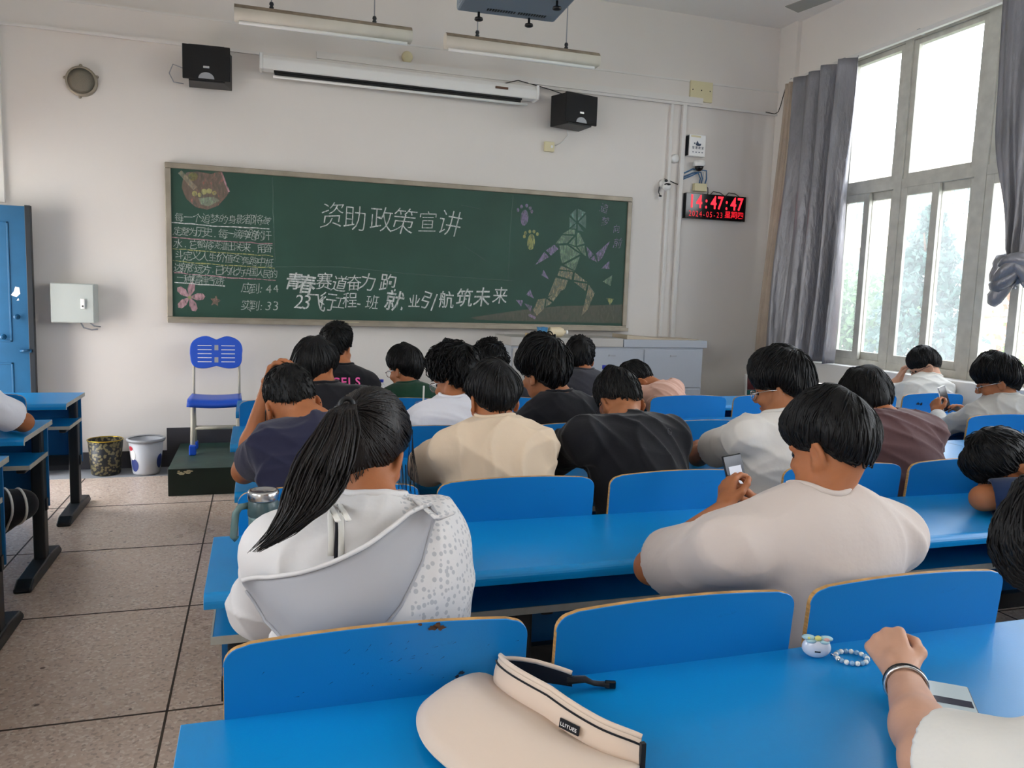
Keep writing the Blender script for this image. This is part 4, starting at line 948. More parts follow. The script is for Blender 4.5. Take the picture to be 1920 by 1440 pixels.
        for an, ft_ in kn:
            sf = Field(an-.25, an+.32, .010); sf.cone(V3(an[0], an[1], .045)-ft_*.05, V3(an[0], an[1], .038)+ft_*.13, .042, .036, .02); sf.cone(V3(*an), V3(an[0], an[1], .05), .042, .042, .03)
            sf.put(lambda X, Y, Z: Z-.004+0*X+0*Y, an-.25, (an[0]+.3, an[1]+.3, .02), .003, 's')
            sv, sq = sf.skin()
            if len(sv): np_mesh('shoe', sv-loc, sq, SHOE, body)
    make_hair(p, body, loc, F)
    if p.get('glasses'): make_glasses(p, body, loc)
    p['body'] = body; p['top'] = top; p['bvh'] = (cv, cf_); p['loc'] = loc
    return p
def hairline(az, st):
    """elevation (deg) of the hair edge for azimuth az from the face (deg)"""
    return float(np.interp(abs(az), (0, 45, 68, 84, 100, 120, 150, 180), st['line']))
STY = {
 'short':  dict(line=(14, 8, -4, -14, -18, -36, -47, -50), t=(.022, .015, .014), n=700, len=30, lift=.006, w=.0030, out=.003),
 'bowl':   dict(line=(-2, -6, -14, -24, -18, -36, -46, -49), t=(.024, .023, .022), n=1000, len=44, lift=.004, w=.0032, out=.003),
 'crop':   dict(line=(22, 16, 4, -8, -8, -28, -42, -46), t=(.015, .008, .007), n=1100, len=13, lift=.004, w=.0022, out=.007),
 'curly':  dict(line=(2, -2, -10, -18, -18, -36, -47, -50), t=(.034, .028, .022), n=900, len=30, lift=.014, curl=.010, w=.0038, out=.012),
 'bushy':  dict(line=(2, -4, -12, -22, -20, -36, -48, -51), t=(.036, .032, .024), n=1100, len=42, lift=.011, curl=.003, w=.0038, out=.008),
 'fade':   dict(line=(14, 8, -2, -10, -8, -26, -40, -45), t=(.024, .013, .006), n=900, len=24, lift=.006, w=.0028, out=.005, taper=60),
 'pulled': dict(line=(26, 18, 4, -18, -24, -40, -50, -52), t=(.012, .014, .014), n=0, len=30, lift=.003, w=.004, out=0),
}
def hair_surface(st, s):
    r = V3(.075, .096, .096)*s; t0, t1, t2 = st['t']; w = np.random.default_rng(st.get('hs_', 0)).uniform(0, 6, 6); am = st.get('tuft', .16)
    def pos(az, el, ex=0.):
        a, e = math.radians(az), math.radians(el); u = V3(math.sin(a)*math.cos(e), math.cos(a)*math.cos(e), math.sin(e))
        lowb = min(1, max(0, (.25-math.cos(a))/.7)); rz = r*V3(1, 1, 1+(.50*lowb if e < 0 else 0)); k = 1/np.linalg.norm(u/rz); up = max(0, math.sin(e)); bk = max(0, -math.cos(a))*math.cos(e); th = (t0*up**1.2+(1-up**1.2)*(t1*(1-bk)+t2*bk))*s
        q = min(1, max(0, (el-hairline(az, st))/st.get('taper', 42))); th *= (.12+.88*(1-(1-q)**2))*(1+am*(math.sin(3*a+w[0]+2*e)+math.sin(5*a+w[1]-3*e)*.6+math.sin(4*e+w[2]+2*a)*.7))
        return u*(k+th+ex)+V3(0, -.006, 0)*s
    return pos
def locks_mesh(L):
    """L: list of (points (n,3), half width, flatness normals) -> one mesh of tapered four-sided locks"""
    v = []; f = []
    for P, w in L:
        n = len(P); b = len(v)
        for i in range(n):
            t = P[min(i+1, n-1)]-P[max(i-1, 0)]; t = t/(np.linalg.norm(t)+1e-9); c = np.cross(t, V3(0.31, .52, .79)); c /= np.linalg.norm(c)+1e-9; d = np.cross(t, c)
            k = i/(n-1); q = w*(.75+.6*k-1.25*k**2.2)+.0003
            v += [P[i]+c*q, P[i]+d*q*.8, P[i]-c*q, P[i]-d*q*.8]
        for i in range(n-1):
            for j in range(4): f.append((b+4*i+j, b+4*i+(j+1) % 4, b+4*i+4+(j+1) % 4, b+4*i+4+j))
    return v, f
def make_hair(p, body, loc, F):
    st = dict(STY[p.get('hair', 'short')]); st.update(p.get('hst', {})); st['hs_'] = p.get('seed', 1); s = p.get('hs', 1.); R, H = p['R'], p['H']; pos = hair_surface(st, s)
    r = np.random.default_rng(p.get('seed', 1)+40); na, ne = 64, 18; v = []; f = []
    seam = r.uniform(0, 6, 4)
    for j in range(ne+1):
        for i in range(na):
            az = -180+360*i/na; e0 = hairline(az, st)+2.2*math.sin(i*1.7+seam[0])+1.6*math.sin(i*2.9+seam[1]); el = e0+(90-e0)*(1-(j/ne))
            k = (1-j/ne); tp = min(1, (1-k*0)*1); edge = min(1, (el-e0)/14+.42)
            b = pos(az, el); c = b
            wob = .0022*math.sin(i*1.9+j*.5+seam[2])*s if st['n'] else 0
            v.append(H+R @ (c*(1+wob*4)))
    for j in range(ne):
        for i in range(na): f.append((j*na+i, (j+1)*na+i, (j+1)*na+(i+1) % na, j*na+(i+1) % na))
    b = len(v)                                    # turn the edge in under the hair
    for i in range(na):
        az = -180+360*i/na; e0 = hairline(az, st); v.append(H+R @ pos(az, e0-1, -.012*s))
    for i in range(na): f.append((ne*na+i, b+i, b+(i+1) % na, ne*na+(i+1) % na))
    L = []
    crown = V3(*p.get('crown', (.15, -.55, .82))); crown = crown/np.linalg.norm(crown)
    for q in range(int(st['n']*p.get('dens', 1.))):
        az = r.uniform(-180, 180); e0 = hairline(az, st); el = e0+(88-e0)*r.uniform(0, 1)**1.25*.98+2
        a, e = math.radians(az), math.radians(el); u = V3(math.sin(a)*math.cos(e), math.cos(a)*math.cos(e), math.sin(e))
        t = u-crown*(u @ crown)*1.; t = -crown+u*(u @ crown)
        if np.linalg.norm(t) < .05: t = r.normal(size=3)
        t = unit(t)+r.normal(size=3)*p.get('mess', .16)+np.cross(u, t)*.25; t = unit(t-u*(t @ u)); n = 7; ov = r.uniform(-3, p.get('over', 6)); L_ = math.radians(st['len']*r.uniform(.6, 1.25)); pts = []
        ph, cx_ = r.uniform(0, 6), np.cross(u, t); lf = st['lift']*r.uniform(.1, 1.3)
        for i in range(n):
            k = i/(n-1); w = unit(u*math.cos(L_*k)+t*math.sin(L_*k)); az_ = math.degrees(math.atan2(w[0], w[1])); el_ = math.degrees(math.asin(max(-1, min(1, w[2]))))
            lim = hairline(az_, st)-ov
            if el_ < lim: el_ = lim
            ex = (-.003+lf*math.sin(math.pi*min(1, k*.8+.1))+st['out']*k**3*r.uniform(.3, 1))*s
            q_ = pos(az_, el_, ex)
            if st.get('curl'): q_ = q_+(cx_*math.sin(ph+k*7)+w*math.cos(ph+k*7)*.7)*st['curl']*k*s
            pts.append(H+R @ q_)
        L.append((np.array(pts), st['w']*s*r.uniform(.6, 1.2)))
    lv, lf_ = locks_mesh(L); b = len(v); v += lv; f += [tuple(b+i for i in q) for q in lf_]
    for P_, w in p.get('extra_locks', []):
        lv, lf_ = locks_mesh([(P_, w)]); b = len(v); v += lv; f += [tuple(b+i for i in q) for q in lf_]
    o = np_mesh('hair', np.array(v)-loc, f, p.get('hmat', HAIR), body); o['label'] = p.get('hlabel', 'black hair')
    p['hairo'] = o
GLS = mat('glasses_rim', '2a2a2c', .3, .3)
def make_glasses(p, body, loc):
    s = p.get('hs', 1.); g = lambda *a: Vector(p['H']+p['R'] @ (V3(*a)*s)-loc); m = p.get('gmat', GLS)
    mb = MB()
    for x in (-1, 1):
        mb.tube([g(x*(.033+.024*math.cos(t)), .106-.006*abs(math.cos(t)), -.036+.019*math.sin(t)) for t in np.linspace(0, 2*math.pi, 21)[:-1]], .0016, 6, closed=True)
        mb.tube([g(x*.057, .102, -.030), g(x*.078, .085, -.028), g(x*.084, .02, -.030), g(x*.085, -.012, -.034), g(x*.083, -.032, -.055)], .0018, 6)
    mb.tube([g(-.009, .108, -.034), g(0, .112, -.032), g(.009, .108, -.034)], .0015, 6)
    o = mb.build('glasses', m, body)
    ln = MB()
    for x in (-1, 1): ln.add([g(x*(.033+.023*math.cos(t)), .105, -.036+.018*math.sin(t)) for t in np.linspace(0, 2*math.pi, 17)[:-1]], [tuple(range(16))])
    ln.build('lens', M['clear'], o)
def drape(bvh, pts, d, off):
    """lays points onto a garment along d"""
    out = []
    for q in pts:
        h_ = bvh.ray_cast(Vector(q)-Vector(d)*.5, Vector(d)); out.append((h_[0] if h_[0] else Vector(q))-Vector(d)*off)
    return out
# ------------------------------------------------------------------ who sits where
def tee(name, col, **k): return fabric(name, col, **k)
WHITE = tee('white_jersey', 'cfcac4'); CREAM = tee('cream_jersey', 'd2bda4'); NAVY = tee('navy_jersey', '23243a'); BLACK = tee('black_jersey', '131318'); BLACK2 = tee('black_jersey_soft', '17171c')
WARMW = tee('warm_white_jersey', 'c9bdb6'); BROWN = tee('brown_jersey', '5a4142'); GREYS = tee('pale_grey_sweater', 'b9b6b0'); GREEN = tee('green_jersey', '173a29'); DARK = tee('dark_jersey', '212128'); CHAR = tee('charcoal_jersey', '35353c')
PINK = tee('pink_jersey', 'c89e8c'); WHITE2 = tee('bright_white_jersey', 'dfe0e8'); BLUEN = tee('navy_blue_jersey', '1c2c4c'); WHITE3 = tee('white_cotton', 'd8d6d0')
SK_TAN = mat('skin_tan', 'a26a48', .55, bump=.06, bscale=90, var=.12, vscale=18, spec=.35)
# white sun jacket with a printed patch of small grey hearts on the right shoulder and sleeve
JKT = fabric('white_sun_jacket', 'd5d3d3', .7, .18); N_, L_, b_ = nodes(JKT)
t_ = N_.new('ShaderNodeTexCoord'); vo = N_.new('ShaderNodeTexVoronoi'); vo.inputs['Scale'].default_value = 78; vo.inputs['Randomness'].default_value = .6; L_.new(t_.outputs['Object'], vo.inputs['Vector'])
r_1 = N_.new('ShaderNodeValToRGB'); r_1.color_ramp.elements[0].position = .34; r_1.color_ramp.elements[0].color = lin('b3b4b8'); r_1.color_ramp.elements[1].position = .40; r_1.color_ramp.elements[1].color = lin('d5d3d3'); L_.new(vo.outputs['Distance'], r_1.inputs[0])
se = N_.new('ShaderNodeSeparateXYZ'); L_.new(t_.outputs['Object'], se.inputs[0]); gt = N_.new('ShaderNodeMath'); gt.operation = 'GREATER_THAN'; gt.inputs[1].default_value = .055; L_.new(se.outputs['X'], gt.inputs[0])
m_ = N_.new('ShaderNodeMixRGB'); m_.inputs[1].default_value = lin('d5d3d3'); L_.new(gt.outputs[0], m_.inputs[0]); L_.new(r_1.outputs[0], m_.inputs[2]); L_.new(m_.outputs[0], b_.inputs['Base Color'])
HOOD = fabric('grey_hood_lining', 'a6a7ac', .6, .05)
STU = 'students seated on the flip seats'
def ponytail():
    r = np.random.default_rng(12); L = []; tie = V3(.170, 1.590, 1.222)
    ctr = [V3(.172, 1.585, 1.222), V3(.155, 1.54, 1.215), V3(.143, 1.505, 1.185), V3(.117, 1.465, 1.138), V3(.098, 1.435, 1.092), V3(.078, 1.415, 1.060), V3(.040, 1.405, 1.022), V3(-.008, 1.405, .990)]
    wd = [.012, .026, .042, .055, .056, .045, .026, .010]
    for q in range(330):
        a = r.uniform(0, 6.28); d = r.uniform(0, 1)**.5; pts = []; end = r.uniform(.74, 1.0); ph = r.uniform(0, 6)
        for i in range(14):
            u = i/13*end*7; k = min(6, int(u)); w = u-k; c = ctr[k]*(1-w)+ctr[k+1]*w; s = wd[k]*(1-w)+wd[k+1]*w
            pts.append(c+V3(math.cos(a)*s*d, math.sin(a)*s*d*.55, .002*math.sin(ph+i))+V3(.003*math.sin(ph+i*.6), 0, 0))
        L.append((np.array(pts), .0030*r.uniform(.5, 1.2)))
    # hair drawn back over the skull to the tie, a few loose strands by the cheek
    Hc = V3(.226, 1.68, 1.135); R = euler(-24, -22, 8); pos = hair_surface(STY['pulled'], 1.)
    tl = R.T @ (tie-Hc)
    for q in range(520):
        az = r.uniform(-180, 180); e0 = hairline(az, STY['pulled'])+1; el = e0 if r.uniform() < .45 else e0+(85-e0)*r.uniform(0, 1)
        a, e = math.radians(az), math.radians(el); u0 = V3(math.sin(a)*math.cos(e), math.cos(a)*math.cos(e), math.sin(e)); u1 = unit(tl); om = math.acos(max(-1, min(1, float(u0 @ u1)))); pts = []
        if om < .1: continue
        for i in range(11):
            k = i/10; u = (math.sin((1-k)*om)*u0+math.sin(k*om)*u1)/math.sin(om); u = unit(u)
            pts.append(Hc+R @ pos(math.degrees(math.atan2(u[0], u[1])), math.degrees(math.asin(u[2])), -.0015+.004*math.sin(math.pi*k)*r.uniform(.2, 1)))
        L.append((np.array(pts), .0034*r.uniform(.6, 1.2)))
    for q in range(15):
        o = R @ V3(.079+r.normal(0, .002), .045+r.normal(0, .022), .0+r.normal(0, .02)); p0 = Hc+o; ln = r.uniform(.10, .22); ph = r.uniform(0, 6)
        L.append((np.array([p0+V3(.012*math.sin(ph+k*2.2)*k+.012*k, .01*k, -ln*k)+V3(.006*math.sin(q*2.3+k*4)*k, 0, 0) for k in np.linspace(0, 1, 9)]), .0006))
    for q in range(24):
        az = r.uniform(150, 215); u = pos(az, -40, .001); p0 = Hc+R @ u
        L.append((np.array([p0+V3(.01*math.sin(q+k*3)*k, -.012*k, -.05*k*r.uniform(.5, 1)) for k in np.linspace(0, 1, 6)]), .0009))
    return L
girl = make_person(dict(P=(.21, 1.47, .52), N=(.222, 1.565, 1.005), H=(.226, 1.68, 1.135), SL=(.045, 1.56, .935), SR=(.345, 1.58, .935), EL=(.005, 1.72, .765), ER=(.415, 1.76, .76), WL=(.12, 1.96, .79), WR=(.34, 1.98, .79),
    look=(-24, -22, 8), hair='pulled', cloth=JKT, clabel='white sun jacket', cname='jacket', sleeve=1.92, loose=.014, girth=1.06, sw=.078, fold=.010, fsc=15, seed=4, extra_locks=ponytail(), hmat=HAIR2, hlabel='black hair in a ponytail', skin=SKIN, arch=.07),
    'person with a long black ponytail and white jacket with a grey hood', h=.0045)
# hood and brim lying over her back, the slit with white facing, the hair tie
loc = girl['loc']; bv = BVHTree.FromPolygons(girl['bvh'][0].tolist(), girl['bvh'][1].tolist())
up_ = [(-.030, .915), (.015, .925), (.068, .943), (.12, .965), (.179, .992), (.22, 1.012), (.27, 1.033), (.318, 1.042)]
lo_ = [(-.022, .888), (.012, .835), (.06, .80), (.12, .795), (.185, .82), (.245, .88), (.292, .95), (.322, 1.032)]
nu, nv = 28, 12; gv = []
lerp = lambda A, u: (np.interp(u*(len(A)-1), range(len(A)), [a[0] for a in A]), np.interp(u*(len(A)-1), range(len(A)), [a[1] for a in A]))
for j_ in range(nv+1):
    for i in range(nu+1):
        u, k = i/nu, j_/nv; a, b = lerp(up_, u), lerp(lo_, u); x, z = a[0]+(b[0]-a[0])*k, a[1]+(b[1]-a[1])*k
        h_ = bv.ray_cast(Vector((x, 1.0, z)), Vector((0, 1, 0))); y = h_[0].y if h_[0] else 1.5
        gv.append([x, min(y, 1.56), z])
gv = np.array(gv).reshape(nv+1, nu+1, 3)
for _ in range(14):
    g2 = gv[:, :, 1].copy(); g2[1:-1, 1:-1] = (gv[:-2, 1:-1, 1]+gv[2:, 1:-1, 1]+gv[1:-1, :-2, 1]+gv[1:-1, 2:, 1])/4; g2[:, 0] = g2[:, 1]; g2[:, -1] = g2[:, -2]; g2[0] = g2[1]; g2[-1] = g2[-2]; gv[:, :, 1] = g2
for j_ in range(nv+1):
    for i in range(nu+1): gv[j_, i, 1] -= .016+.018*math.sin(math.pi*min(1, j_/nv*.95+.05))*math.sin(math.pi*(i/nu*.9+.05))+.010*(1-j_/nv)
hf = [(j_*(nu+1)+i, j_*(nu+1)+i+1, (j_+1)*(nu+1)+i+1, (j_+1)*(nu+1)+i) for j_ in range(nv) for i in range(nu)]
hood = np_mesh('hood', gv.reshape(-1, 3)-loc, hf, HOOD, girl['top']); hood['label'] = 'pale grey hood brim hanging down the back'
so = hood.modifiers.new('thick', 'SOLIDIFY'); so.thickness = .006; so.offset = 1
MB().tube([tuple(gv[0, i]-loc+V3(0, -.002, .002)) for i in range(nu+1)], .0045, 8).build('piping', JKT, hood)
MB().tube([tuple(gv[j_, nu]-loc+V3(0, -.002, 0)) for j_ in range(nv+1)]+[tuple(gv[nv, i]-loc+V3(0, -.002, 0)) for i in range(nu-1, -1, -1)], .0035, 8).build('piping', HOOD, hood)
mb = MB()
for dx in (-.009, .009):
    mb.tube([tuple(V3(*q)-loc) for q in drape(bv, [(.140+dx-.006*k, 1.36, 1.052-.085*k) for k in np.linspace(0, 1, 8)], (0, 1, 0), .004)], .0055, 8, flat=.5)
mb.build('facing', WHITE3, girl['top'])
MB().tube([tuple(V3(*q)-loc) for q in drape(bv, [(.140-.006*k, 1.36, 1.022-.06*k) for k in np.linspace(0, 1, 6)], (0, 1, 0), .001)], .0035, 8, flat=.5).build('slit', DARK, girl['top'])
MB().lathe([(.013+.005*math.cos(t), .005*math.sin(t)) for t in np.linspace(0, 6.28, 9)], (0, 0, 0), 20, M=trans(*(V3(.168, 1.580, 1.222)-loc)) @ rot('X', 80), close=True).build('hair_tie', M['black'], girl['hairo'])
nf = MB()
for (x, z), s in (((.315, 1.040), .7),):
    nf.tube([tuple(V3(*q)-loc) for q in drape(bv, [(x-.03+.015*k, 1.4, z-.008*math.sin(k)*s) for k in range(5)], (0, 1, 0), .006)], .010*s, 8, flat=.6)
nf.build('ruffle', JKT, girl['top'])

boy = make_person(dict(P=(1.25, 1.46, .52), N=(1.225, 1.47, 1.005), H=(1.262, 1.50, 1.150), SL=(.985, 1.45, .915), SR=(1.440, 1.47, .905), EL=(.965, 1.76, .765), ER=(1.55, 1.78, .78), WL=(1.325, 1.99, .840), WR=(1.46, 1.98, .83),
    look=(20, -22, 2), hair='bowl', hs=.96, neck=1.08, arm=1.05, girth=1.10, cloth=WARMW, clabel='warm white t-shirt', loose=.014, sleeve=.74, sw=.088, fold=.007, fsc=11, seed=8, handL=dict(d=(.35, .55, .75), up=(-.8, .1, .5), curl=(40, 40, 30), thumb=20), handR=dict(d=(-.5, .5, .6), up=(.6, -.2, .6), curl=(35, 40, 30)), arch=.02),
    'person in a warm white t-shirt looking at a raised phone', h=.0045)
sleeper = make_person(dict(P=(2.86, 1.52, .52), N=(2.62, 1.98, .905), H=(2.475, 2.07, .925), SL=(2.64, 1.83, .865), SR=(2.83, 2.12, .885), EL=(2.375, 2.03, .808), ER=(2.80, 2.24, .80), WL=(2.62, 2.18, .79), WR=(2.86, 2.36, .80), look=(72, -66, 0), hair='short', hst=dict(len=24), hs=1.05,
    cloth=BLUEN, collar=False, clabel='navy t-shirt', sleeve=.93, sw=.066, seed=9, arch=.12, lf=(-.1, 1, 0)), 'person in navy asleep with head on the desk by the right edge')
P5 = make_person(dict(P=(.20, 2.45, .52), N=(.165, 2.53, 1.03), H=(.100, 2.66, 1.095), SL=(.045, 2.50, .965), SR=(.345, 2.53, .975), EL=(-.045, 2.83, .815), ER=(.40, 2.80, .81), WL=(.035, 2.80, 1.11), WR=(.22, 2.98, .80), look=(6, -38, -8), hair='crop', hst=dict(line=(24, 18, 4, -6, -4, -22, -36, -40)),
    cloth=NAVY, collar=False, clabel='navy t-shirt', sleeve=.55, sw=.076, loose=.006, seed=10, arch=.10, glasses=True, handL=dict(d=(.25, -.35, .75), up=(-.5, .6, .45), curl=(25, 30, 20))), 'person in a dark navy t-shirt resting a hand on the head', h=.005)
P6_ = make_person(dict(P=(.78, 2.45, .52), N=(.765, 2.535, 1.008), H=(.772, 2.60, 1.115), SL=(.605, 2.49, .935), SR=(.915, 2.52, .935), EL=(.560, 2.78, .805), ER=(.99, 2.80, .805), look=(3, -20, 0), hair='bowl', hs=.97, hst=dict(line=(2, -4, -12, -20, -12, -34, -44, -47)),
    cloth=CREAM, clabel='cream t-shirt', sleeve=.74, sw=.080, loose=.012, fold=.014, fsc=14, seed=11, arch=.05), 'person in a cream t-shirt seen squarely from behind', h=.005)
P7 = make_person(dict(P=(1.36, 2.45, .52), N=(1.275, 2.60, 1.005), H=(1.312, 2.73, 1.075), SL=(1.09, 2.53, .955), SR=(1.455, 2.57, .950), EL=(1.06, 2.82, .808), ER=(1.56, 2.84, .808), look=(4, -48, 0), hair='fade', hs=1.0, glasses=True,
    cloth=BLACK, collar=False, clabel='black t-shirt', sleeve=.82, sw=.078, girth=1.05, loose=.008, fold=.012, seed=12, arch=.10, skin=SK_TAN), 'person in a black t-shirt with lowered head and shaved nape', h=.005)
P8 = make_person(dict(P=(1.93, 2.45, .52), N=(1.885, 2.51, 1.02), H=(1.930, 2.585, 1.155), SL=(1.720, 2.49, .955), SR=(2.07, 2.50, .955), EL=(1.745, 2.84, .810), ER=(2.13, 2.84, .81), look=(34, -18, 0), hair='bushy', hs=1.03, hst=dict(lift=.006, t=(.034, .034, .024)), glasses=True, gmat=M['chrome'],
    cloth=WHITE, clabel='white t-shirt', sleeve=.62, sw=.078, seed=13, fold=.010, skin=SK_TAN), 'person in a white t-shirt with steel glasses, elbow on the desk')
P9 = make_person(dict(P=(2.52, 2.45, .52), N=(2.425, 2.57, 1.005), H=(2.425, 2.68, 1.075), SL=(2.235, 2.52, .94), SR=(2.60, 2.51, .94), EL=(2.24, 2.82, .81), ER=(2.68, 2.80, .81), look=(-6, -34, 0), hair='short', hs=1.08, hst=dict(len=40, lift=.004, t=(.024, .022, .018)),
    cloth=BROWN, collar=False, clabel='brown t-shirt', sleeve=.70, sw=.080, girth=1.06, loose=.010, fold=.012, seed=14, arch=.08), 'person in a brown t-shirt with head bent down')
P10 = make_person(dict(P=(.24, 3.40, .52), N=(.265, 3.43, 1.03), H=(.235, 3.51, 1.122), SL=(.12, 3.40, .945), SR=(.435, 3.40, .965), look=(-26, -22, 0), hair='bowl', hs=1.04, hst=dict(line=(4, -2, -10, -16, -12, -34, -44, -47)),
    cloth=BLACK2, clabel='black t-shirt', seed=15, fold=.006), 'person in black with a round haircut, behind the boy holding his head')
P11 = make_person(dict(P=(.85, 3.40, .52), N=(.838, 3.43, .965), H=(.858, 3.50, 1.086), SL=(.690, 3.40, .885), SR=(1.00, 3.40, .885), look=(38, -18, 0), hair='curly', hs=1.10, glasses=True, gmat=M['chrome'],
    cloth=WHITE2, clabel='white t-shirt', seed=16, sw=.078), 'person in white with tousled curly hair and glasses')
P12 = make_person(dict(P=(1.34, 3.40, .52), N=(1.345, 3.42, .985), H=(1.282, 3.50, 1.120), SL=(1.215, 3.42, .870), SR=(1.52, 3.39, .905), look=(24, -12, -4), hair='bushy', hs=1.13, skin=SK_TAN,
    cloth=BLACK2, clabel='black t-shirt', seed=17, fold=.006), 'person in black with thick bushy hair and a long bare neck')
P13 = make_person(dict(P=(4.10, 3.41, .52), N=(4.075, 3.40, .945), H=(4.050, 3.46, 1.075), SL=(3.90, 3.43, .850), SR=(4.22, 3.36, .860), EL=(3.93, 3.68, .74), ER=(4.33, 3.64, .74), WL=(4.060, 3.86, .795), WR=(4.31, 3.84, .790), look=(42, -22, 0), hair='bushy', hs=1.06, hst=dict(lift=.008), glasses=True, gmat=M['chrome'],
    cloth=GREYS, clabel='pale grey long-sleeved top', cname='sweater', sleeve=1.86, sw=.070, loose=.010, fold=.012, seed=18, handL=dict(d=(.25, .5, .8), up=(-.9, .0, .3), curl=(45, 45, 35)), handR=dict(d=(-.75, .35, .5), up=(.3, .3, .8), curl=(25, 25, 20), thumb=10)), 'person in a pale grey top holding a phone upright in both hands', h=.005)
P14 = make_person(dict(P=(.43, 4.37, .52), N=(.445, 4.43, 1.015), H=(.418, 4.50, 1.146), SL=(.285, 4.40, .925), SR=(.575, 4.41, .925), look=(-28, -6, 0), hair='fade', hs=1.0, hst=dict(lift=.010, t=(.026, .014, .008)),
    cloth=BLACK, clabel='black t-shirt', seed=19, fold=.004), 'person in black with pink letters across the back')
P15 = make_person(dict(P=(.83, 4.37, .52), N=(.815, 4.43, .895), H=(.803, 4.50, 1.035), SL=(.70, 4.41, .815), SR=(.965, 4.41, .815), look=(36, -16, 0), hair='bowl', hs=1.0, hst=dict(line=(-2, -8, -16, -26, -22, -40, -50, -53)), glasses=True, gmat=M['chrome'],
    cloth=GREEN, clabel='dark green t-shirt', seed=20, fold=.004), 'person in dark green with a smooth bob of black hair', h=.0065)
P16 = make_person(dict(P=(1.33, 4.37, .52), N=(1.325, 4.43, .925), H=(1.312, 4.50, 1.048), SL=(1.165, 4.41, .845), SR=(1.475, 4.41, .850), look=(2, -8, 0), hair='curly', hs=1.02, hst=dict(curl=.014),
    cloth=DARK, clabel='dark grey t-shirt', seed=21, fold=.004), 'person in dark grey with curly hair, mostly hidden in the second row', h=.0065)
P17 = make_person(dict(P=(1.88, 4.37, .52), N=(1.895, 4.43, .985), H=(1.893, 4.51, 1.098), SL=(1.725, 4.41, .905), SR=(2.065, 4.41, .905), look=(-14, -6, 0), hair='short', hs=.98, hst=dict(lift=.010),
    cloth=CHAR, clabel='charcoal t-shirt', seed=22, fold=.004), 'person in charcoal in front of the grey lectern', h=.0065)
P18 = make_person(dict(P=(2.46, 4.40, .52), N=(2.52, 4.63, .865), H=(2.385, 4.73, .930), SL=(2.50, 4.51, .835), SR=(2.68, 4.72, .845), EL=(2.28, 4.74, .806), ER=(2.66, 4.95, .80), WL=(2.45, 4.88, .79), WR=(2.42, 4.90, .80), look=(70, -60, 0), hair='short', hs=1.0, lf=(0, 1, 0),
    cloth=PINK, clabel='pink t-shirt', seed=23, fold=.010, sw=.074, arch=.14), 'person in a pink shirt slumped asleep in the second row', h=.0065)
P19 = make_person(dict(P=(4.33, 4.38, .52), N=(4.625, 4.45, .955), H=(4.575, 4.51, 1.065), SL=(4.44, 4.46, .865), SR=(4.66, 4.38, .875), EL=(4.44, 4.72, .81), ER=(4.64, 4.74, .81), WL=(4.52, 4.66, .93), WR=(4.55, 4.88, .80), look=(58, -34, 0), hair='bowl', hs=.98, hst=dict(line=(-2, -6, -12, -16, -10, -34, -44, -47)), glasses=True,
    cloth=WHITE3, clabel='bright white t-shirt', seed=24, girth=.9, handL=dict(d=(.1, -.3, .9), up=(-.3, .8, .2), curl=(40, 45, 30)), skin=SKIN2, lf=(0, 1, 0)), 'person in bright white leaning on a hand under the window', h=.0065)
P20 = make_person(dict(P=(-1.25, 3.74, .52), N=(-1.29, 3.87, 1.0), H=(-1.30, 3.98, 1.14), SL=(-1.46, 3.86, .925), SR=(-1.115, 3.85, .925), EL=(-1.50, 4.08, .81), ER=(-1.015, 4.045, .805), WR=(-1.14, 4.20, .80), look=(0, -30, 0), cloth=WHITE2, clabel='white t-shirt', sleeve=.70, sw=.076, seed=25, lf=(.81, .58, 0), thigh=.17, tuck=(-.45, .1, 0)), 'person in a white t-shirt and striped trousers across the aisle')
tr = [c for c in P20['body'].children if c.name.startswith('trousers')][0]
bt = BVHTree.FromPolygons([tuple(v.co) for v in tr.data.vertices], [tuple(q.vertices) for q in tr.data.polygons])
for s_ in (.72, .98):                                   # two white bands round the near trouser leg
    d_ = unit(V3(.35, .25, 0)); c_ = V3(-.088+.176*0, 0, 0); hip = V3(.0, .0, .515)+unit(V3(.345, -.01, 0))*.088; c = hip+(d_*.17+V3(.04, 0, 0))*s_-V3(0, 0, .04*s_); e_ = V3(-d_[1], d_[0], 0); ring = []
    for w_ in np.linspace(0, 2*math.pi, 25)[:-1]:
        q = e_*math.cos(w_)+V3(0, 0, 1)*math.sin(w_); h_ = bt.ray_cast(Vector(c+q*.16), Vector(-q))
        ring.append(tuple((h_[0] if h_[0] else Vector(c+q*.07))+Vector(q)*.001))
    MB().tube(ring, .0055, 6, closed=True).build('stripe', WHITE3, tr)
P4 = make_person(dict(P=(1.10, .50, .52), N=(1.12, .68, .97), H=(1.150, .80, 1.105), SL=(.955, .61, .880), SR=(1.30, .58, .89), EL=(.922, .826, .800), ER=(1.55, .70, .79), WL=(1.105, 1.070, .790), WR=(1.62, .92, .80), look=(26, -46, -4), hair='bushy', hs=1.05, hst=dict(line=(2, -4, -12, -20, -20, -38, -48, -50), t=(.024, .026, .026), lift=.006, len=56, n=900), dens=1.2, mess=.2,
    glasses=True, cloth=WHITE3, clabel='white t-shirt', sleeve=.90, sw=.082, loose=.010, fold=.006, fsc=13, seed=26, arm=1.04, handL=dict(d=(.22, .80, .42), up=(-.62, -.38, .62), curl=(62, 75, 50), thumb=35, spread=1, ind=(50, 70, 45)), skin=SKIN2, legs=True), 'person in white at the right edge, forearm with a black bracelet on the desk', h=.0036)
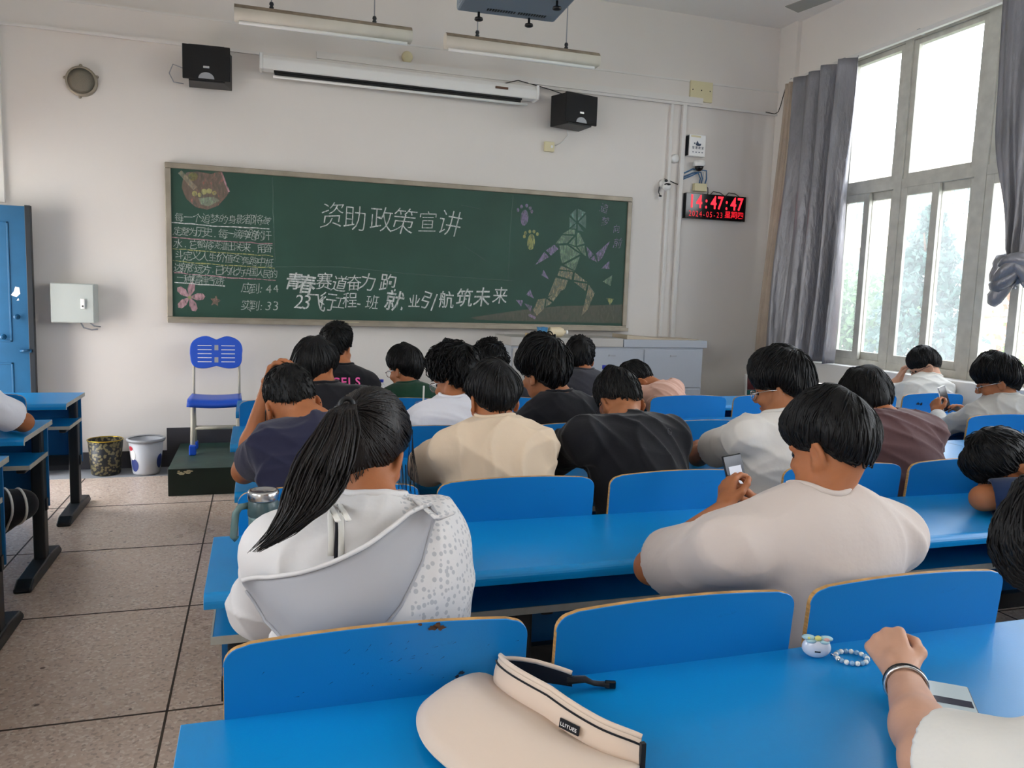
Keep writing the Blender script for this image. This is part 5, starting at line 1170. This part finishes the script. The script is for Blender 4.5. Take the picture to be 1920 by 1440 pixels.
# flyaway strands of the near head
# lettering on the black shirt, small emblem on another
def lettering(p, text, c, size, m, name, x0=0):
    bv = BVHTree.FromPolygons(p['bvh'][0].tolist(), p['bvh'][1].tolist()); mb = MB(); x = 0; vs = []; fs = []
    for ch_ in text:
        v, f = glyph(ch_, .02); xs = [q[0] for q in v]; b = len(vs); vs += [((q[0]-min(xs))*size+x, q[1]*size) for q in v]; fs += [tuple(b+i for i in q) for q in f]; x += (max(xs)-min(xs)+.16)*size
    pts = drape(bv, [(c[0]-x/2+q[0], c[1], c[2]+q[1]) for q in vs], (0, 1, 0), .004); mb.add([tuple(V3(*q)-p['loc']) for q in pts], fs)
    mb.build(name, m, p['top'])
lettering(P14, 'ANGELS', (.405, 4.3, .935), .062, mat('pink_print', 'e0559a', .6), 'lettering')
MB().tube([tuple(V3(*q)-P7['loc']) for q in drape(BVHTree.FromPolygons(P7['bvh'][0].tolist(), P7['bvh'][1].tolist()), [(1.395+.010*math.cos(t), 2.3, .985+.010*math.sin(t)) for t in np.linspace(0, 6, 12)], (0, 1, 0), .001)], .0018, 5).build('emblem', CHAR, P7['top'])
# bracelets
def ring_on(p, a, k, r, tube_, m, name, beads=0):
    A, B = V3(*p['E'+a]), V3(*p['W'+a]); c = A+(B-A)*k; d = unit(B-A); e = unit(np.cross(d, V3(0, 0, 1))); g = np.cross(d, e); mb = MB(); n = beads or 28
    pts = [c+(e*math.cos(t)+g*math.sin(t))*r-p['loc'] for t in np.linspace(0, 2*math.pi, n+1)[:-1]]
    if beads:
        for q in pts: mb.ball(tuple(q), tube_, 10)
    else: mb.tube([tuple(q) for q in pts], tube_, 8, closed=True)
    return mb.build(name, m, p['body'])
ring_on(P4, 'L', .90, .0335, .0036, M['black'], 'bracelet'); ring_on(P4, 'L', .86, .0345, .0030, M['chrome'], 'bracelet')
# phones, each held by its owner
def phone(loc, eul, label, screen, rows_=True, w=.072, hgt=.152):
    t = empty('phone', loc, 0, label, 'phone'); t.rotation_euler = eul
    MB().box(-w/2, w/2, -.004, .004, -hgt/2, hgt/2).build('body', M['black'], t, .0035)
    MB().box(-w/2+.003, w/2-.003, -.0046, -.0040, -hgt/2+.004, hgt/2-.004).build('screen', screen, t)
    return t
SCR = mat('phone_screen_dark', '15161c', .12, emis='2c2c3a', estr=.3); SCL = mat('phone_screen_light', 'a9acb4', .12, emis='a9acba', estr=.25); SCW = mat('phone_screen_pale', '9aa6aa', .12, emis='a6b2b6', estr=.2)
ph = phone((1.415, 2.075, .905), (math.radians(-18), math.radians(-6), math.radians(6)), 'dark phone raised by the boy in warm white', SCR)
MB().box(-.022, .024, -.0052, -.0047, -.060, .040).build('window', SCL, ph)
for k in range(3): MB().box(-.018, -.012, -.0056, -.0052, .01-.02*k, .016-.02*k).build('bullet', M['black'], ph)
ph = phone((4.155, 3.90, .885), (math.radians(-14), math.radians(-12), math.radians(14)), 'white-rimmed phone held by the person in pale grey', mat('phone_screen_off', '2a2328', .15), w=.078, hgt=.16)
MB().box(-.0395, .0395, -.0035, .0045, -.081, .081).build('rim', M['white_pl'], ph, .003)
ph = phone((1.155, 1.005, .7645), (math.radians(-90), 0, math.radians(-38)), 'phone with a pale screen lying under the braceleted forearm', SCW)
MB().box(-.03, .03, -.0052, -.0047, -.012, .012).build('banner', SCR, ph)
# ------------------------------------------------------------------ things on the desks and along the front
def spline(P, n):
    P = [V3(*p) for p in P]; m = len(P)-1; out = []
    for i in range(n):
        t = i/(n-1)*m; k = min(m-1, int(t)); u = t-k; p0, p1, p2, p3 = P[max(0, k-1)], P[k], P[k+1], P[min(m, k+2)]
        out.append(.5*((2*p1)+(-p0+p2)*u+(2*p0-5*p1+4*p2-p3)*u*u+(-p0+3*p1-3*p2+p3)*u**3))
    return np.array(out)
VIS = fabric('visor_cloth', 'd6c3b2', .75, .12); PIPE = fabric('visor_piping', '15161c', .7)
LINB = fabric('visor_lining', '20222e', .9)
t = empty('sun_visor', (.42, 1.13, .75), label='cream sun visor with black piping lying on the nearest desk', cat='sun visor'); O_ = V3(.42, 1.13, .75)
n = 48
band = spline([(.535, 1.243, 0), (.495, 1.268, 0), (.445, 1.292, 0), (.408, 1.290, 0), (.393, 1.262, 0), (.400, 1.21, 0), (.425, 1.14, 0), (.456, 1.07, 0), (.49, 1.022, 0), (.537, .985, 0)], n)
zb = np.interp(np.linspace(0, 1, n), [0, .3, .42, .7, .9, 1], [.757, .757, .768, .778, .765, .757]); hb = np.interp(np.linspace(0, 1, n), [0, .15, .4, .85, 1], [.030, .042, .050, .047, .044])
tn = np.gradient(band, axis=0); tn /= np.linalg.norm(tn, axis=1)[:, None]; nrm = np.stack([-tn[:, 1], tn[:, 0], 0*tn[:, 0]], 1)
if (nrm[n//2] @ V3(-1, -.5, 0)) < 0: nrm = -nrm
def strip(rows_, name, m, parent, th=.0, off=-1):
    k = len(rows_); c = len(rows_[0]); v = np.concatenate(rows_)-O_; f = [(j*c+i, j*c+i+1, (j+1)*c+i+1, (j+1)*c+i) for j in range(k-1) for i in range(c-1)]
    o = np_mesh(name, v, f, m, parent)
    if th: q = o.modifiers.new('thick', 'SOLIDIFY'); q.thickness = th; q.offset = off
    return o
rowsb = []
for k in np.linspace(0, 1, 6): rowsb.append(np.stack([band[:, 0]-nrm[:, 0]*.010*k+nrm[:, 0]*.003*math.sin(math.pi*k), band[:, 1]-nrm[:, 1]*.010*k+nrm[:, 1]*.003*math.sin(math.pi*k), zb+hb*k], 1))
bo = strip(rowsb, 'band', VIS, t, .0)
strip([r-np.concatenate([nrm[:, :2]*.003, 0*zb[:, None]], 1) for r in rowsb], 'lining', LINB, t)
MB().tube([tuple(q-O_) for q in rowsb[5]-nrm*.0015], .0042, 8).build('top_edge', VIS, bo)
MB().tube([tuple(q+nq*.002-O_) for q, nq in list(zip(rowsb[4], nrm))[16:]], .0017, 6).build('piping', PIPE, bo)
outer = spline([(.430, 1.300, .757), (.37, 1.300, .757), (.30, 1.268, .757), (.258, 1.225, .758), (.240, 1.165, .760), (.243, 1.10, .760), (.270, 1.03, .759), (.32, .965, .758), (.40, .930, .757), (.48, .945, .757), (.530, .980, .757)], n)
i0 = int(n*.26); inn = np.stack([np.interp(np.linspace(i0, n-1, n), range(n), q) for q in (band[:, 0], band[:, 1], zb)], 1)
rb = []
for k in np.linspace(0, 1, 10): q = inn+(outer-inn)*k; q[:, 2] = inn[:, 2]+(outer[:, 2]-inn[:, 2])*k+.030*math.sin(math.pi*min(1, k*.92))*np.sin(np.pi*np.linspace(.02, .98, n))**.7; rb.append(q)
br = strip(rb, 'brim', VIS, t, .004)
MB().tube([tuple(q-O_) for q in rb[9]+V3(0, 0, .001)], .0032, 8).build('brim_edge', VIS, br)
MB().tube([tuple(q*.55+p*.45-O_+V3(0, 0, .0025)) for q, p in zip(rb[8], rb[9])], .0016, 6).build('piping', PIPE, br)
lb = MB(); ic = int(n*.79); c = rowsb[2][ic]+nrm[ic]*.004; tx = tn[ic]; up = unit(rowsb[4][ic]-rowsb[1][ic])
qd = lambda a, b, e=0: tuple(c+tx*a+up*b+nrm[ic]*e-O_)
sg_ = 1
lb.add([qd(-.019, -.007, 0), qd(.019, -.007, 0), qd(.019, .007, 0), qd(-.019, .007, 0), qd(-.019, -.007, .002), qd(.019, -.007, .002), qd(.019, .007, .002), qd(-.019, .007, .002)], [(4, 5, 6, 7), (0, 1, 5, 4), (1, 2, 6, 5), (2, 3, 7, 6), (3, 0, 4, 7)])
lo_b = lb.build('label_patch', PIPE, bo)
lt = MB(); x = 0; vs = []; fs = []
for ch_ in 'LLIYUEE':
    v, f = glyph(ch_, .02); xs = [q[0] for q in v]; b = len(vs); vs += [((q[0]-min(xs))*.0078+x, q[1]*.0078) for q in v]; fs += [tuple(b+i for i in q) for q in f]; x += (max(xs)-min(xs)+.14)*.0078
lt.add([qd(q[0]-x/2, q[1]-.0028, .0026) for q in vs], fs); lt.build('lettering', M['white_pl'], lo_b)
e1 = rowsb[2][0]-O_
MB().tube([tuple(e1+V3(-.01, .002, 0)), tuple(e1+V3(.02, -.010, .004)), tuple(e1+V3(.035, -.012, -.004)), tuple(e1+V3(.052, -.008, -.010)), tuple(e1+V3(.066, -.014, -.010))], [.012, .010, .008, .008, .010], 8, flat=.5).build('strap', PIPE, t)
MB().box(-.010, .010, -.004, .004, -.007, .007, 0, trans(*(e1+V3(.068, -.014, -.010))) @ rot('Z', -20)).build('buckle', M['black_gloss'], t, .002)
ee = rowsb[2][-1]-O_
MB().box(-.004, .004, -.004, .004, -.023, .023, 0, trans(*(ee+V3(.003, -.002, .001)))).build('end_tab', PIPE, t, .001)
# flask
t = empty('thermos', (.012, 2.05, .75), label='grey-green thermos with a steel lid beside the ponytail girl', cat='thermos')
TG = mat('thermos_green', '5f7876', .4)
MB().lathe([(.0, 0), (.034, 0), (.036, .006), (.0365, .115), (.037, .125)], n=36).build('body', TG, t)
MB().lathe([(.037, .125), (.0385, .128), (.0385, .158), (.036, .162), (.036, .166)], n=36).build('neck_ring', mat('thermos_ring', '3f5355', .3), t)
MB().lathe([(.0375, .166), (.0385, .168), (.0385, .186), (.036, .190), (.030, .190), (.028, .187), (.0, .187)], n=36).build('lid', M['chrome'], t)
MB().tube([(-.036, -.004, .152), (-.056, -.006, .150), (-.066, -.008, .135), (-.072, -.008, .075), (-.064, -.008, .068)], .0065, 8, flat=1.4).build('handle', TG, t)
# earbud case with a bow and a bead loop
t = empty('earbud_case', (1.060, 1.245, .75), math.radians(-25), 'small white earbud case with a pale blue bow on top', 'earbud case')
PEARL = mat('pearl_white', 'd8dbe4', .18, coat=.5)
MB().ball((0, 0, .0215), (.0285, .014, .0215), 28).build('shell', PEARL, t)
MB().box(-.006, .005, -.0145, -.0125, .016, .0185).build('port', M['black'], t)
BOW = mat('pale_blue_rubber', 'a9ccd2', .5)
bw = MB()
for sx_ in (-1, 1):
    bw.ball((sx_*.017, -.002, .0415), (.0135, .009, .0052), 14); bw.ball((sx_*.013, -.009, .0365), (.010, .005, .004), 12)
bo_ = bw.build('bow', BOW, t)
MB().ball((0, -.008, .043), (.0065, .006, .0055), 12).ball((-.018, -.010, .043), .003, 8).build('button', mat('yellow_rubber', 'd9d07a', .5), bo_)
MB().ball((.016, -.010, .042), (.006, .003, .004), 10).build('button', mat('pink_rubber', 'd9a7a0', .5), bo_)
t2 = empty('bead_loop', (1.124, 1.218, .75), 0, 'loop of pale blue and white beads beside the earbud case', 'bead charm')
BB = mat('blue_bead', '7fa6c4', .15, coat=.4); WBd = mat('white_bead', 'e2e0d8', .15, coat=.4)
for k in range(18):
    a = 2*math.pi*k/18+2.7
    MB().ball((.031*math.cos(a), .027*math.sin(a), .0052), .0052, 12).build('bead', WBd if k % 2 else BB, t2)
MB().tube([(-.030, .004, .006), (-.036, .006, .010), (-.040, .010, .012), (-.038, .014, .008)], .0016, 6).ball((-.034, -.004, .006), .004, 8).build('clasp', M['chrome'], t2)
# drink with a straw, bottles, papers
t = empty('drink_cup', (.768, 3.78, .75), label='clear plastic drink cup with a white straw by the curly-haired person', cat='cup')
MB().lathe([(.028, 0), (.040, .13), (.043, .135)], n=28, close=True).build('cup', M['clear'], t)
MB().lathe([(.0, .004), (.028, .004), (.037, .10), (0, .10)], n=24).build('drink', mat('milky_drink', 'c7bfb4', .3), t)
MB().lathe([(.044, .135), (.045, .145), (.036, .165), (.018, .172), (.0, .172)], n=28).build('lid', M['clear'], t)
MB().tube([(0, 0, .03), (.004, 0, .245)], .0045, 8).build('straw', M['white_pl'], t)
def bottle(loc, h, label):
    t = empty('water_bottle', loc, label=label, cat='bottle', group='bottles with blue caps on the front desk')
    MB().lathe([(.0, 0), (.028, 0), (.031, .01), (.031, h*.62), (.026, h*.76), (.013, h*.88), (.013, h*.92)], n=24).build('bottle', M['clear'], t)
    MB().lathe([(.015, h*.9), (.0155, h), (.0, h)], n=20).build('cap', mat('blue_cap', '2438b0', .4), t)
bottle((.712, 4.78, .75), .165, 'small water bottle with blue cap in front of the bottle-green shirt')
bottle((2.225, 4.86, .75), .25, 'taller water bottle with blue cap before the lectern')
p_ = C_at = (4.52, 4.36)
tag(MB().box(-.10, .10, -.07, .07, .0, .012, 0, trans(4.36, 4.30, .7505) @ rot('Z', 12)).build('notebook', M['white_pl'], None, .002), 'white notebook on the desk left of the pale grey sleeve', 'notebook')
# blue plastic chair on the platform
t = empty('plastic_chair', (-.305, 6.33, .19), label='blue plastic chair with a butterfly-shaped back against the wall', cat='chair')
PB = mat('blue_chair_plastic', (.012, .085, .55), .38); CRM = mat('cream_tube', 'b9b4a4', .45)
pt = []
for a in np.linspace(0, 2*math.pi, 73)[:-1]:
    x, z = math.cos(a), math.sin(a); w = .188*(abs(x)**.55)*(1 if x > 0 else -1); hgt = .128*(abs(z)**.6)*(1 if z > 0 else -1)
    notch = math.exp(-(w/.045)**2)*(.036 if z > 0 else .016); pt.append((w*(1+.02*(z > 0)), hgt-notch*(1 if z > 0 else -1)+.010*math.cos(w*13)))
bk = MB().prism(pt, -.010, .010, 'Y', smooth=False, M=trans(0, .17, .742) @ rot('X', -8))
bo_ = bk.build('backrest', PB, t, .006)
sl_ = MB()
for k in range(5):
    for sx_ in (-1, 1): sl_.box(min(sx_*.035, sx_*.135), max(sx_*.035, sx_*.135), -.0115, -.0095, .052-.031*k, .057-.031*k, 0, trans(0, .17, .742) @ rot('X', -8))
sl_.build('slot', M['white_pl'], bo_)
for z in (.04, -.055): MB().box(-.014, .014, -.0115, -.0095, z-.02, z+.02, 0, trans(0, .17, .742) @ rot('X', -8)).build('mount', M['grey_pl'], bo_)
se_ = MB(); g = []
for i in range(13):
    for j_ in range(9):
        x, y = -.19+.38*i/12, -.19+.36*j_/8; g.append((x*(1-.06*(j_/8)), y, .415+.012*(abs(x)/.19)**2-.030*max(0, (.2-j_/8)/.2)**2))
se_.add(g, [(i*9+j_, (i+1)*9+j_, (i+1)*9+j_+1, i*9+j_+1) for i in range(12) for j_ in range(8)], 0, True)
so_ = se_.build('seat', PB, t); q = so_.modifiers.new('thick', 'SOLIDIFY'); q.thickness = .03; q.offset = -1
for x in (-.165, .165):
    lg = MB().tube([(x, .20, .80), (x, .19, .60), (x, .16, .42)], .010, 10).build('back_upright', CRM, t)
    lg = MB().tube([(x*.97, .02, .40), (x*.97, -.10, .03)], .018, 10).tube([(x*.97, .02, .40), (x*.97, .15, .03)], .016, 10).build('leg', CRM, t)
    MB().box(x*.97-.024, x*.97+.024, -.135, -.07, .0, .075).box(x*.97-.022, x*.97+.022, .12, .18, 0, .06).build('foot_cap', PB, lg, .008)
MB().tube([(-.16, .10, .17), (.16, .10, .17)], .016, 10).build('crossbar', CRM, t)
# bins
t = empty('waste_bin', (-1.10, 6.53, .003), label='black waste bin with gold floral pattern and a gold rim', cat='bin')
GB = mat('gold_floral', '15171a', .45); N_, L_, b_ = nodes(GB); tt = N_.new('ShaderNodeTexCoord'); vo = N_.new('ShaderNodeTexVoronoi'); vo.inputs['Scale'].default_value = 46; vo.feature = 'SMOOTH_F1'; L_.new(tt.outputs['Object'], vo.inputs[0])
wv = N_.new('ShaderNodeTexNoise'); wv.inputs['Scale'].default_value = 60; L_.new(tt.outputs['Object'], wv.inputs[0]); ad = N_.new('ShaderNodeMath'); ad.operation = 'MULTIPLY_ADD'; ad.inputs[1].default_value = .35; L_.new(wv.outputs[0], ad.inputs[0]); L_.new(vo.outputs['Distance'], ad.inputs[2])
rr = N_.new('ShaderNodeValToRGB'); rr.color_ramp.elements[0].position = .52; rr.color_ramp.elements[0].color = lin('6b6243'); rr.color_ramp.elements[1].position = .60; rr.color_ramp.elements[1].color = lin('15171a'); L_.new(ad.outputs[0], rr.inputs[0]); L_.new(rr.outputs[0], b_.inputs['Base Color'])
MB().lathe([(.0, .003), (.095, .003), (.100, .01), (.122, .265), (.119, .265), (.097, .012), (.0, .012)], n=40).build('bucket', GB, t)
MB().lathe([(.122+.004*math.cos(a), .265+.004*math.sin(a)) for a in np.linspace(0, 6.28, 9)], n=40, close=True).build('rim', mat('gold_rim', 'b59a3c', .3, .8), t)
t = empty('waste_bin', (-.815, 6.50, .003), label='grey waste bin with blue and red printed patches, right of the black bin', cat='bin')
MB().lathe([(.0, .003), (.092, .003), (.098, .02), (.124, .265), (.121, .265), (.096, .014), (.0, .014)], n=40).build('bucket', mat('grey_bin', 'b4b6bb', .45), t)
MB().lathe([(.120, .272), (.134, .278), (.138, .268), (.134, .255), (.124, .258)], n=40, close=True).build('rim', M['grey_pl'], t)
pbv = MB()
def on_bin(a0, a1, z0, z1, m, rr=.0008):
    vs = []
    for i in range(9):
        for j_ in range(7):
            u, w = i/8*2-1, j_/6*2-1; k = math.sqrt(max(0, 1-.5*w*w)); k2 = math.sqrt(max(0, 1-.5*u*u)); a = math.radians((a0+a1)/2+(a1-a0)/2*u*k); z = (z0+z1)/2+(z1-z0)/2*w*k2; r = .0985+(z-.02)*.1062+rr; vs.append((r*math.cos(a), r*math.sin(a), z))
    pbv.add(vs, [(i*7+j_, (i+1)*7+j_, (i+1)*7+j_+1, i*7+j_+1) for i in range(8) for j_ in range(6)], m, True)
on_bin(204, 246, .03, .13, 0); on_bin(206, 236, .12, .20, 1, .0012); on_bin(202, 226, .19, .225, 2, .0016); on_bin(318, 352, .05, .16, 0)
pbv.build('print', [mat('bin_blue', '2b3a78', .5), M['white_pl'], mat('bin_red', 'b02a3a', .5)], t)
# grey steel lectern with its things on top
t = empty('lectern', (2.86, 6.32, .19), label='wide grey steel teaching console under the right end of the chalkboard', cat='lectern')
LG_ = mat('lectern_grey', 'a3a8b0', .45); LECT_LIT = mat('lectern_grey_lit', 'b0aca6', .45)  # second grey is the same steel with warm light painted in
MB().box(-.895, .885, -.20, .24, 0, .85).build('body', LG_, t, .004)
MB().box(-.905, .10, -.215, .245, .85, .922).build('top', LECT_LIT, t, .004); MB().box(.106, .915, -.215, .245, .85, .915).build('top', LG_, t, .004)
for x0, x1, z0, z1 in ((-.88, -.30, .03, .83), (-.29, .30, .03, .83), (.31, .87, .50, .83), (.31, .87, .03, .485)):
    d = MB().box(x0, x1, -.208, -.199, z0, z1).build('door', LG_ if x0 > -.5 else LECT_LIT, t, .002)
    MB().box((x0+x1)/2-.03, (x0+x1)/2+.03, -.214, -.207, z1-.06, z1-.045).build('handle', M['grey_pl'], d)
t = empty('paper_packet', (2.257, 6.20, 1.1125), label='torn blue packet on the left of the teaching console', cat='packet')
BP = mat('blue_packet', '3a86b8', .35, var=.4, vscale=60)
MB().prism([(-.030, 0), (.030, 0), (.046, .082), (.030, .078), (.01, .084), (-.02, .078), (-.044, .083)], -.022, .022, 'Y').build('bag', BP, t, .006)
t = empty('paper_roll', (2.40, 6.20, 1.1125), label='cream bottle lying on the console beside the blue packet', cat='bottle')
MB().lathe([(.0, -.08), (.04, -.078), (.042, -.07), (.042, .02), (.03, .045), (.015, .055), (.015, .065)], n=24, M=trans(0, 0, .042) @ rot('Y', 90)).build('body', mat('cream_bottle', 'd9c9a8', .4), t)
MB().lathe([(.018, .065), (.018, .085), (0, .085)], n=20, M=trans(0, 0, .042) @ rot('Y', 90)).build('cap', M['white_pl'], t)
tag(MB().box(2.12, 2.19, 6.16, 6.24, 1.1125, 1.142).build('chalk_box', mat('tan_box', 'b79f7f', .6), None, .004), 'little tan box left of the blue packet on the console', 'box')
tag(MB().prism([(-.34, 0), (.36, 0), (.36, .006), (-.02, .012), (-.34, .035)], 6.16, 6.46, 'Y', M=trans(3.36, 0, 1.1055)).build('folder', mat('folder_tan', 'b3a692', .6), None, .001), 'tan folder lying at the right of the teaching console', 'folder')
# board leaning in the corner, radiator under the sill
t = empty('display_board', (4.56, 6.45, 0), label='white-edged board with maroon and teal panels leaning in the window corner', cat='board')
MB().box(-.10, .14, -.012, .012, .0, .77, 0, rot('X', -4)).build('frame', M['white_pl'], t, .003)
MB().box(-.085, .13, -.016, -.011, .62, .755, 0, rot('X', -4)).build('panel', mat('maroon', '5e2229', .5), t); MB().box(-.085, .13, -.016, -.011, .50, .618, 0, rot('X', -4)).build('panel', mat('teal', '1d6a74', .5), t); MB().box(-.085, .13, -.016, -.011, .03, .498, 0, rot('X', -4)).build('panel', mat('navy_panel', '182a4a', .5), t)
t = empty('radiator', (4.74, 5.62, 0), label='old cream ribbed radiator under the window sill', cat='radiator')
RC = mat('radiator_cream', 'b9ad8c', .5)
for k in range(14): MB().box(-.045, .045, -.45+.066*k-.024, -.45+.066*k+.024, .12, .70).build('rib', RC, t, .015)
MB().tube([(0, -.5, .66), (0, .46, .66)], .02, 10).tube([(0, -.5, .16), (0, .46, .16)], .02, 10).tube([(0, -.47, .16), (0, -.47, 0)], .014, 8).tube([(0, .43, .16), (0, .43, 0)], .014, 8).build('pipe', RC, t)
# ------------------------------------------------------------------ beyond the windows
GZ = -1.1
gm = mat('pale_concrete', '8f8d88', .9, var=.2, vscale=.6)
struct(MB().box(XW+.28, 75, -30, 90, GZ-.2, GZ), 'ground', gm)
lawn = mat('lawn', '5f7a45', .95, var=.4, vscale=2)
o = MB().box(9.0, 21, -10, 60, GZ, GZ+.04).build('lawn', lawn); o['kind'] = 'structure'
CREAM_W = mat('cream_render', '9c8f80', .9, var=.08, vscale=.5); WG = mat('facade_glass', '4f6068', .3, spec=.4); WF = mat('facade_frame', 'a9a9a6', .6); ROOFC = mat('facade_band', 'ab9f92', .9)
t = empty('school_building', (30, 32, GZ), label='cream school building with rows of windows across the yard', cat='building')
MB().box(0, 10, -22, 30, 0, 9.5).build('wall', CREAM_W, t)
MB().box(-.5, 10.3, -22.4, 30.4, 9.5, 9.8).build('roof', ROOFC, t)
for z in (2.6, 5.8): MB().box(-.35, 0, -22, 30, z-.25, z+.55).build('band', ROOFC, t)
for y in np.arange(-20, 30, 6.8): MB().box(-.3, 0, y-3.55, y-3.15, 0, 9.5).build('pilaster', CREAM_W, t)
for z in (.7, 3.6, 6.8):
    for y in np.arange(-18, 16, 3.4):
        w_ = MB()
        for q in (-1.1, -.37, .37, 1.1): w_.box(-.10, .02, y+q-.04, y+q+.04, z, z+1.7)
        for q in (0, .55, 1.66): w_.box(-.10, .02, y-1.1, y+1.1, z+q, z+q+.06)
        wo = w_.build('window', WF, t); MB().box(-.04, .0, y-1.1, y+1.1, z, z+1.7).build('pane', WG, wo)
def foliage(n, fn, size, seed):
    r = np.random.default_rng(seed); c = fn(r, n); a = r.normal(size=(n, 3)); a /= np.linalg.norm(a, axis=1)[:, None]; b = np.cross(a, r.normal(size=(n, 3))); b /= np.linalg.norm(b, axis=1)[:, None]
    s = size*r.uniform(.5, 1.3, n)[:, None]; v = np.stack([c-a*s, c+b*s*.5, c+a*s, c-b*s*.5], 1).reshape(-1, 3)
    return v, np.arange(4*n, dtype=np.int32).reshape(-1, 4)
def tree(name, loc, h, fn, n, size, m, trunk_r, label, seed, bark, cat='tree', group='trees in the yard'):
    t = empty(name, loc, label=label, cat=cat, group=group)
    v, f = foliage(n, fn, size, seed); np_mesh('foliage', v, f, m, t, smooth=False)
    r = np.random.default_rng(seed); mb = MB().tube([(0, 0, 0), (.03*h*.2, .02, h*.35), (0, 0, h*.8)], [trunk_r, trunk_r*.8, trunk_r*.25], 9)
    for k in range(7):
        a = r.uniform(0, 6.28); z = h*r.uniform(.3, .7); mb.tube([(0, 0, z), (.25*h*.5*math.cos(a), .25*h*.5*math.sin(a), z+.18*h)], [trunk_r*.35, trunk_r*.1], 6)
    mb.build('trunk', bark, t)
def leafmat(n, c, tr=.3):
    m = mat(n, c, .7, var=.35, vscale=3); N, L, b = nodes(m); o = [q for q in N if q.type == 'OUTPUT_MATERIAL'][0]; d = N.new('ShaderNodeBsdfTranslucent'); d.inputs[0].default_value = lin(c); mx = N.new('ShaderNodeMixShader'); mx.inputs[0].default_value = tr
    L.new(b.outputs[0], mx.inputs[1]); L.new(d.outputs[0], mx.inputs[2]); L.new(mx.outputs[0], o.inputs[0]); return m
BARK = mat('bark', '4a3c30', .9)
def cone_f(h, r0, z0):
    def fn(r, n):
        z = z0+(h-z0)*r.uniform(0, 1, n)**1.35; lay = .75+.35*np.sin(z*9)**2; R = r0*(1-(z-z0)/(h-z0+.15))**.8*lay*np.sqrt(r.uniform(.1, 1, n)); a = r.uniform(0, 6.28, n); return np.stack([R*np.cos(a), R*np.sin(a), z-R*.25], 1)
    return fn
def ball_f(c, rad, cl=26, sp=.34):
    def fn(r, n):
        k = r.normal(size=(cl, 3)); k /= np.linalg.norm(k, axis=1)[:, None]; k = k*np.array(rad)*r.uniform(.4, 1, cl)[:, None]+np.array(c); return k[r.integers(0, cl, n)]+r.normal(size=(n, 3))*np.array(rad)*sp
    return fn
tree('conifer_tree', (12.2, 12.1, GZ), 4.5, cone_f(4.5, 1.7, .4), 9000, .085, leafmat('cedar_needles', '3d5a52'), .12, 'tall blue-green conifer outside the sliding window', 31, BARK)
tree('broadleaf_tree', (13.6, 15.6, GZ), 3.2, ball_f((0, 0, 2.2), (1.2, 1.1, .9)), 6000, .09, leafmat('mid_green_leaves', '55744a'), .10, 'rounded green tree behind the grey curtain edge', 32, BARK)
tree('broadleaf_tree', (15.0, 11.0, GZ), 2.6, ball_f((0, 0, 1.6), (1.2, 1.2, .8)), 5000, .08, leafmat('light_green_leaves', '7d9350'), .08, 'light green bushy tree seen under the window latch', 33, BARK)
tree('red_leaf_tree', (7.5, 5.05, GZ), 3.4, ball_f((0, 0, 2.2), (.75, .75, 1.1), 34, .3), 9000, .05, leafmat('copper_leaves', '9a5f3c', .4), .06, 'copper-leaved tree right outside the open window', 34, BARK)
for k, (x, y, s, c) in enumerate(((10.6, 14.6, .7, '86934f'), (9.3, 12.0, .45, 'a08f5a'), (11.0, 8.6, .65, '8fa05e'))):
    tree('shrub', (x, y, GZ), 1.2, ball_f((0, 0, .75*s), (.9*s, 1.1*s, .6*s), 20, .3), 3000, .06, leafmat('shrub_leaves', c), .03, ['olive shrub at the far left of the yard view', 'straw-coloured shrub before the rounded tree', 'pale green shrub at the right of the yard view'][k], 40+k, BARK, 'shrub', 'shrubs in the yard')
bpy.data.objects.remove(_to)
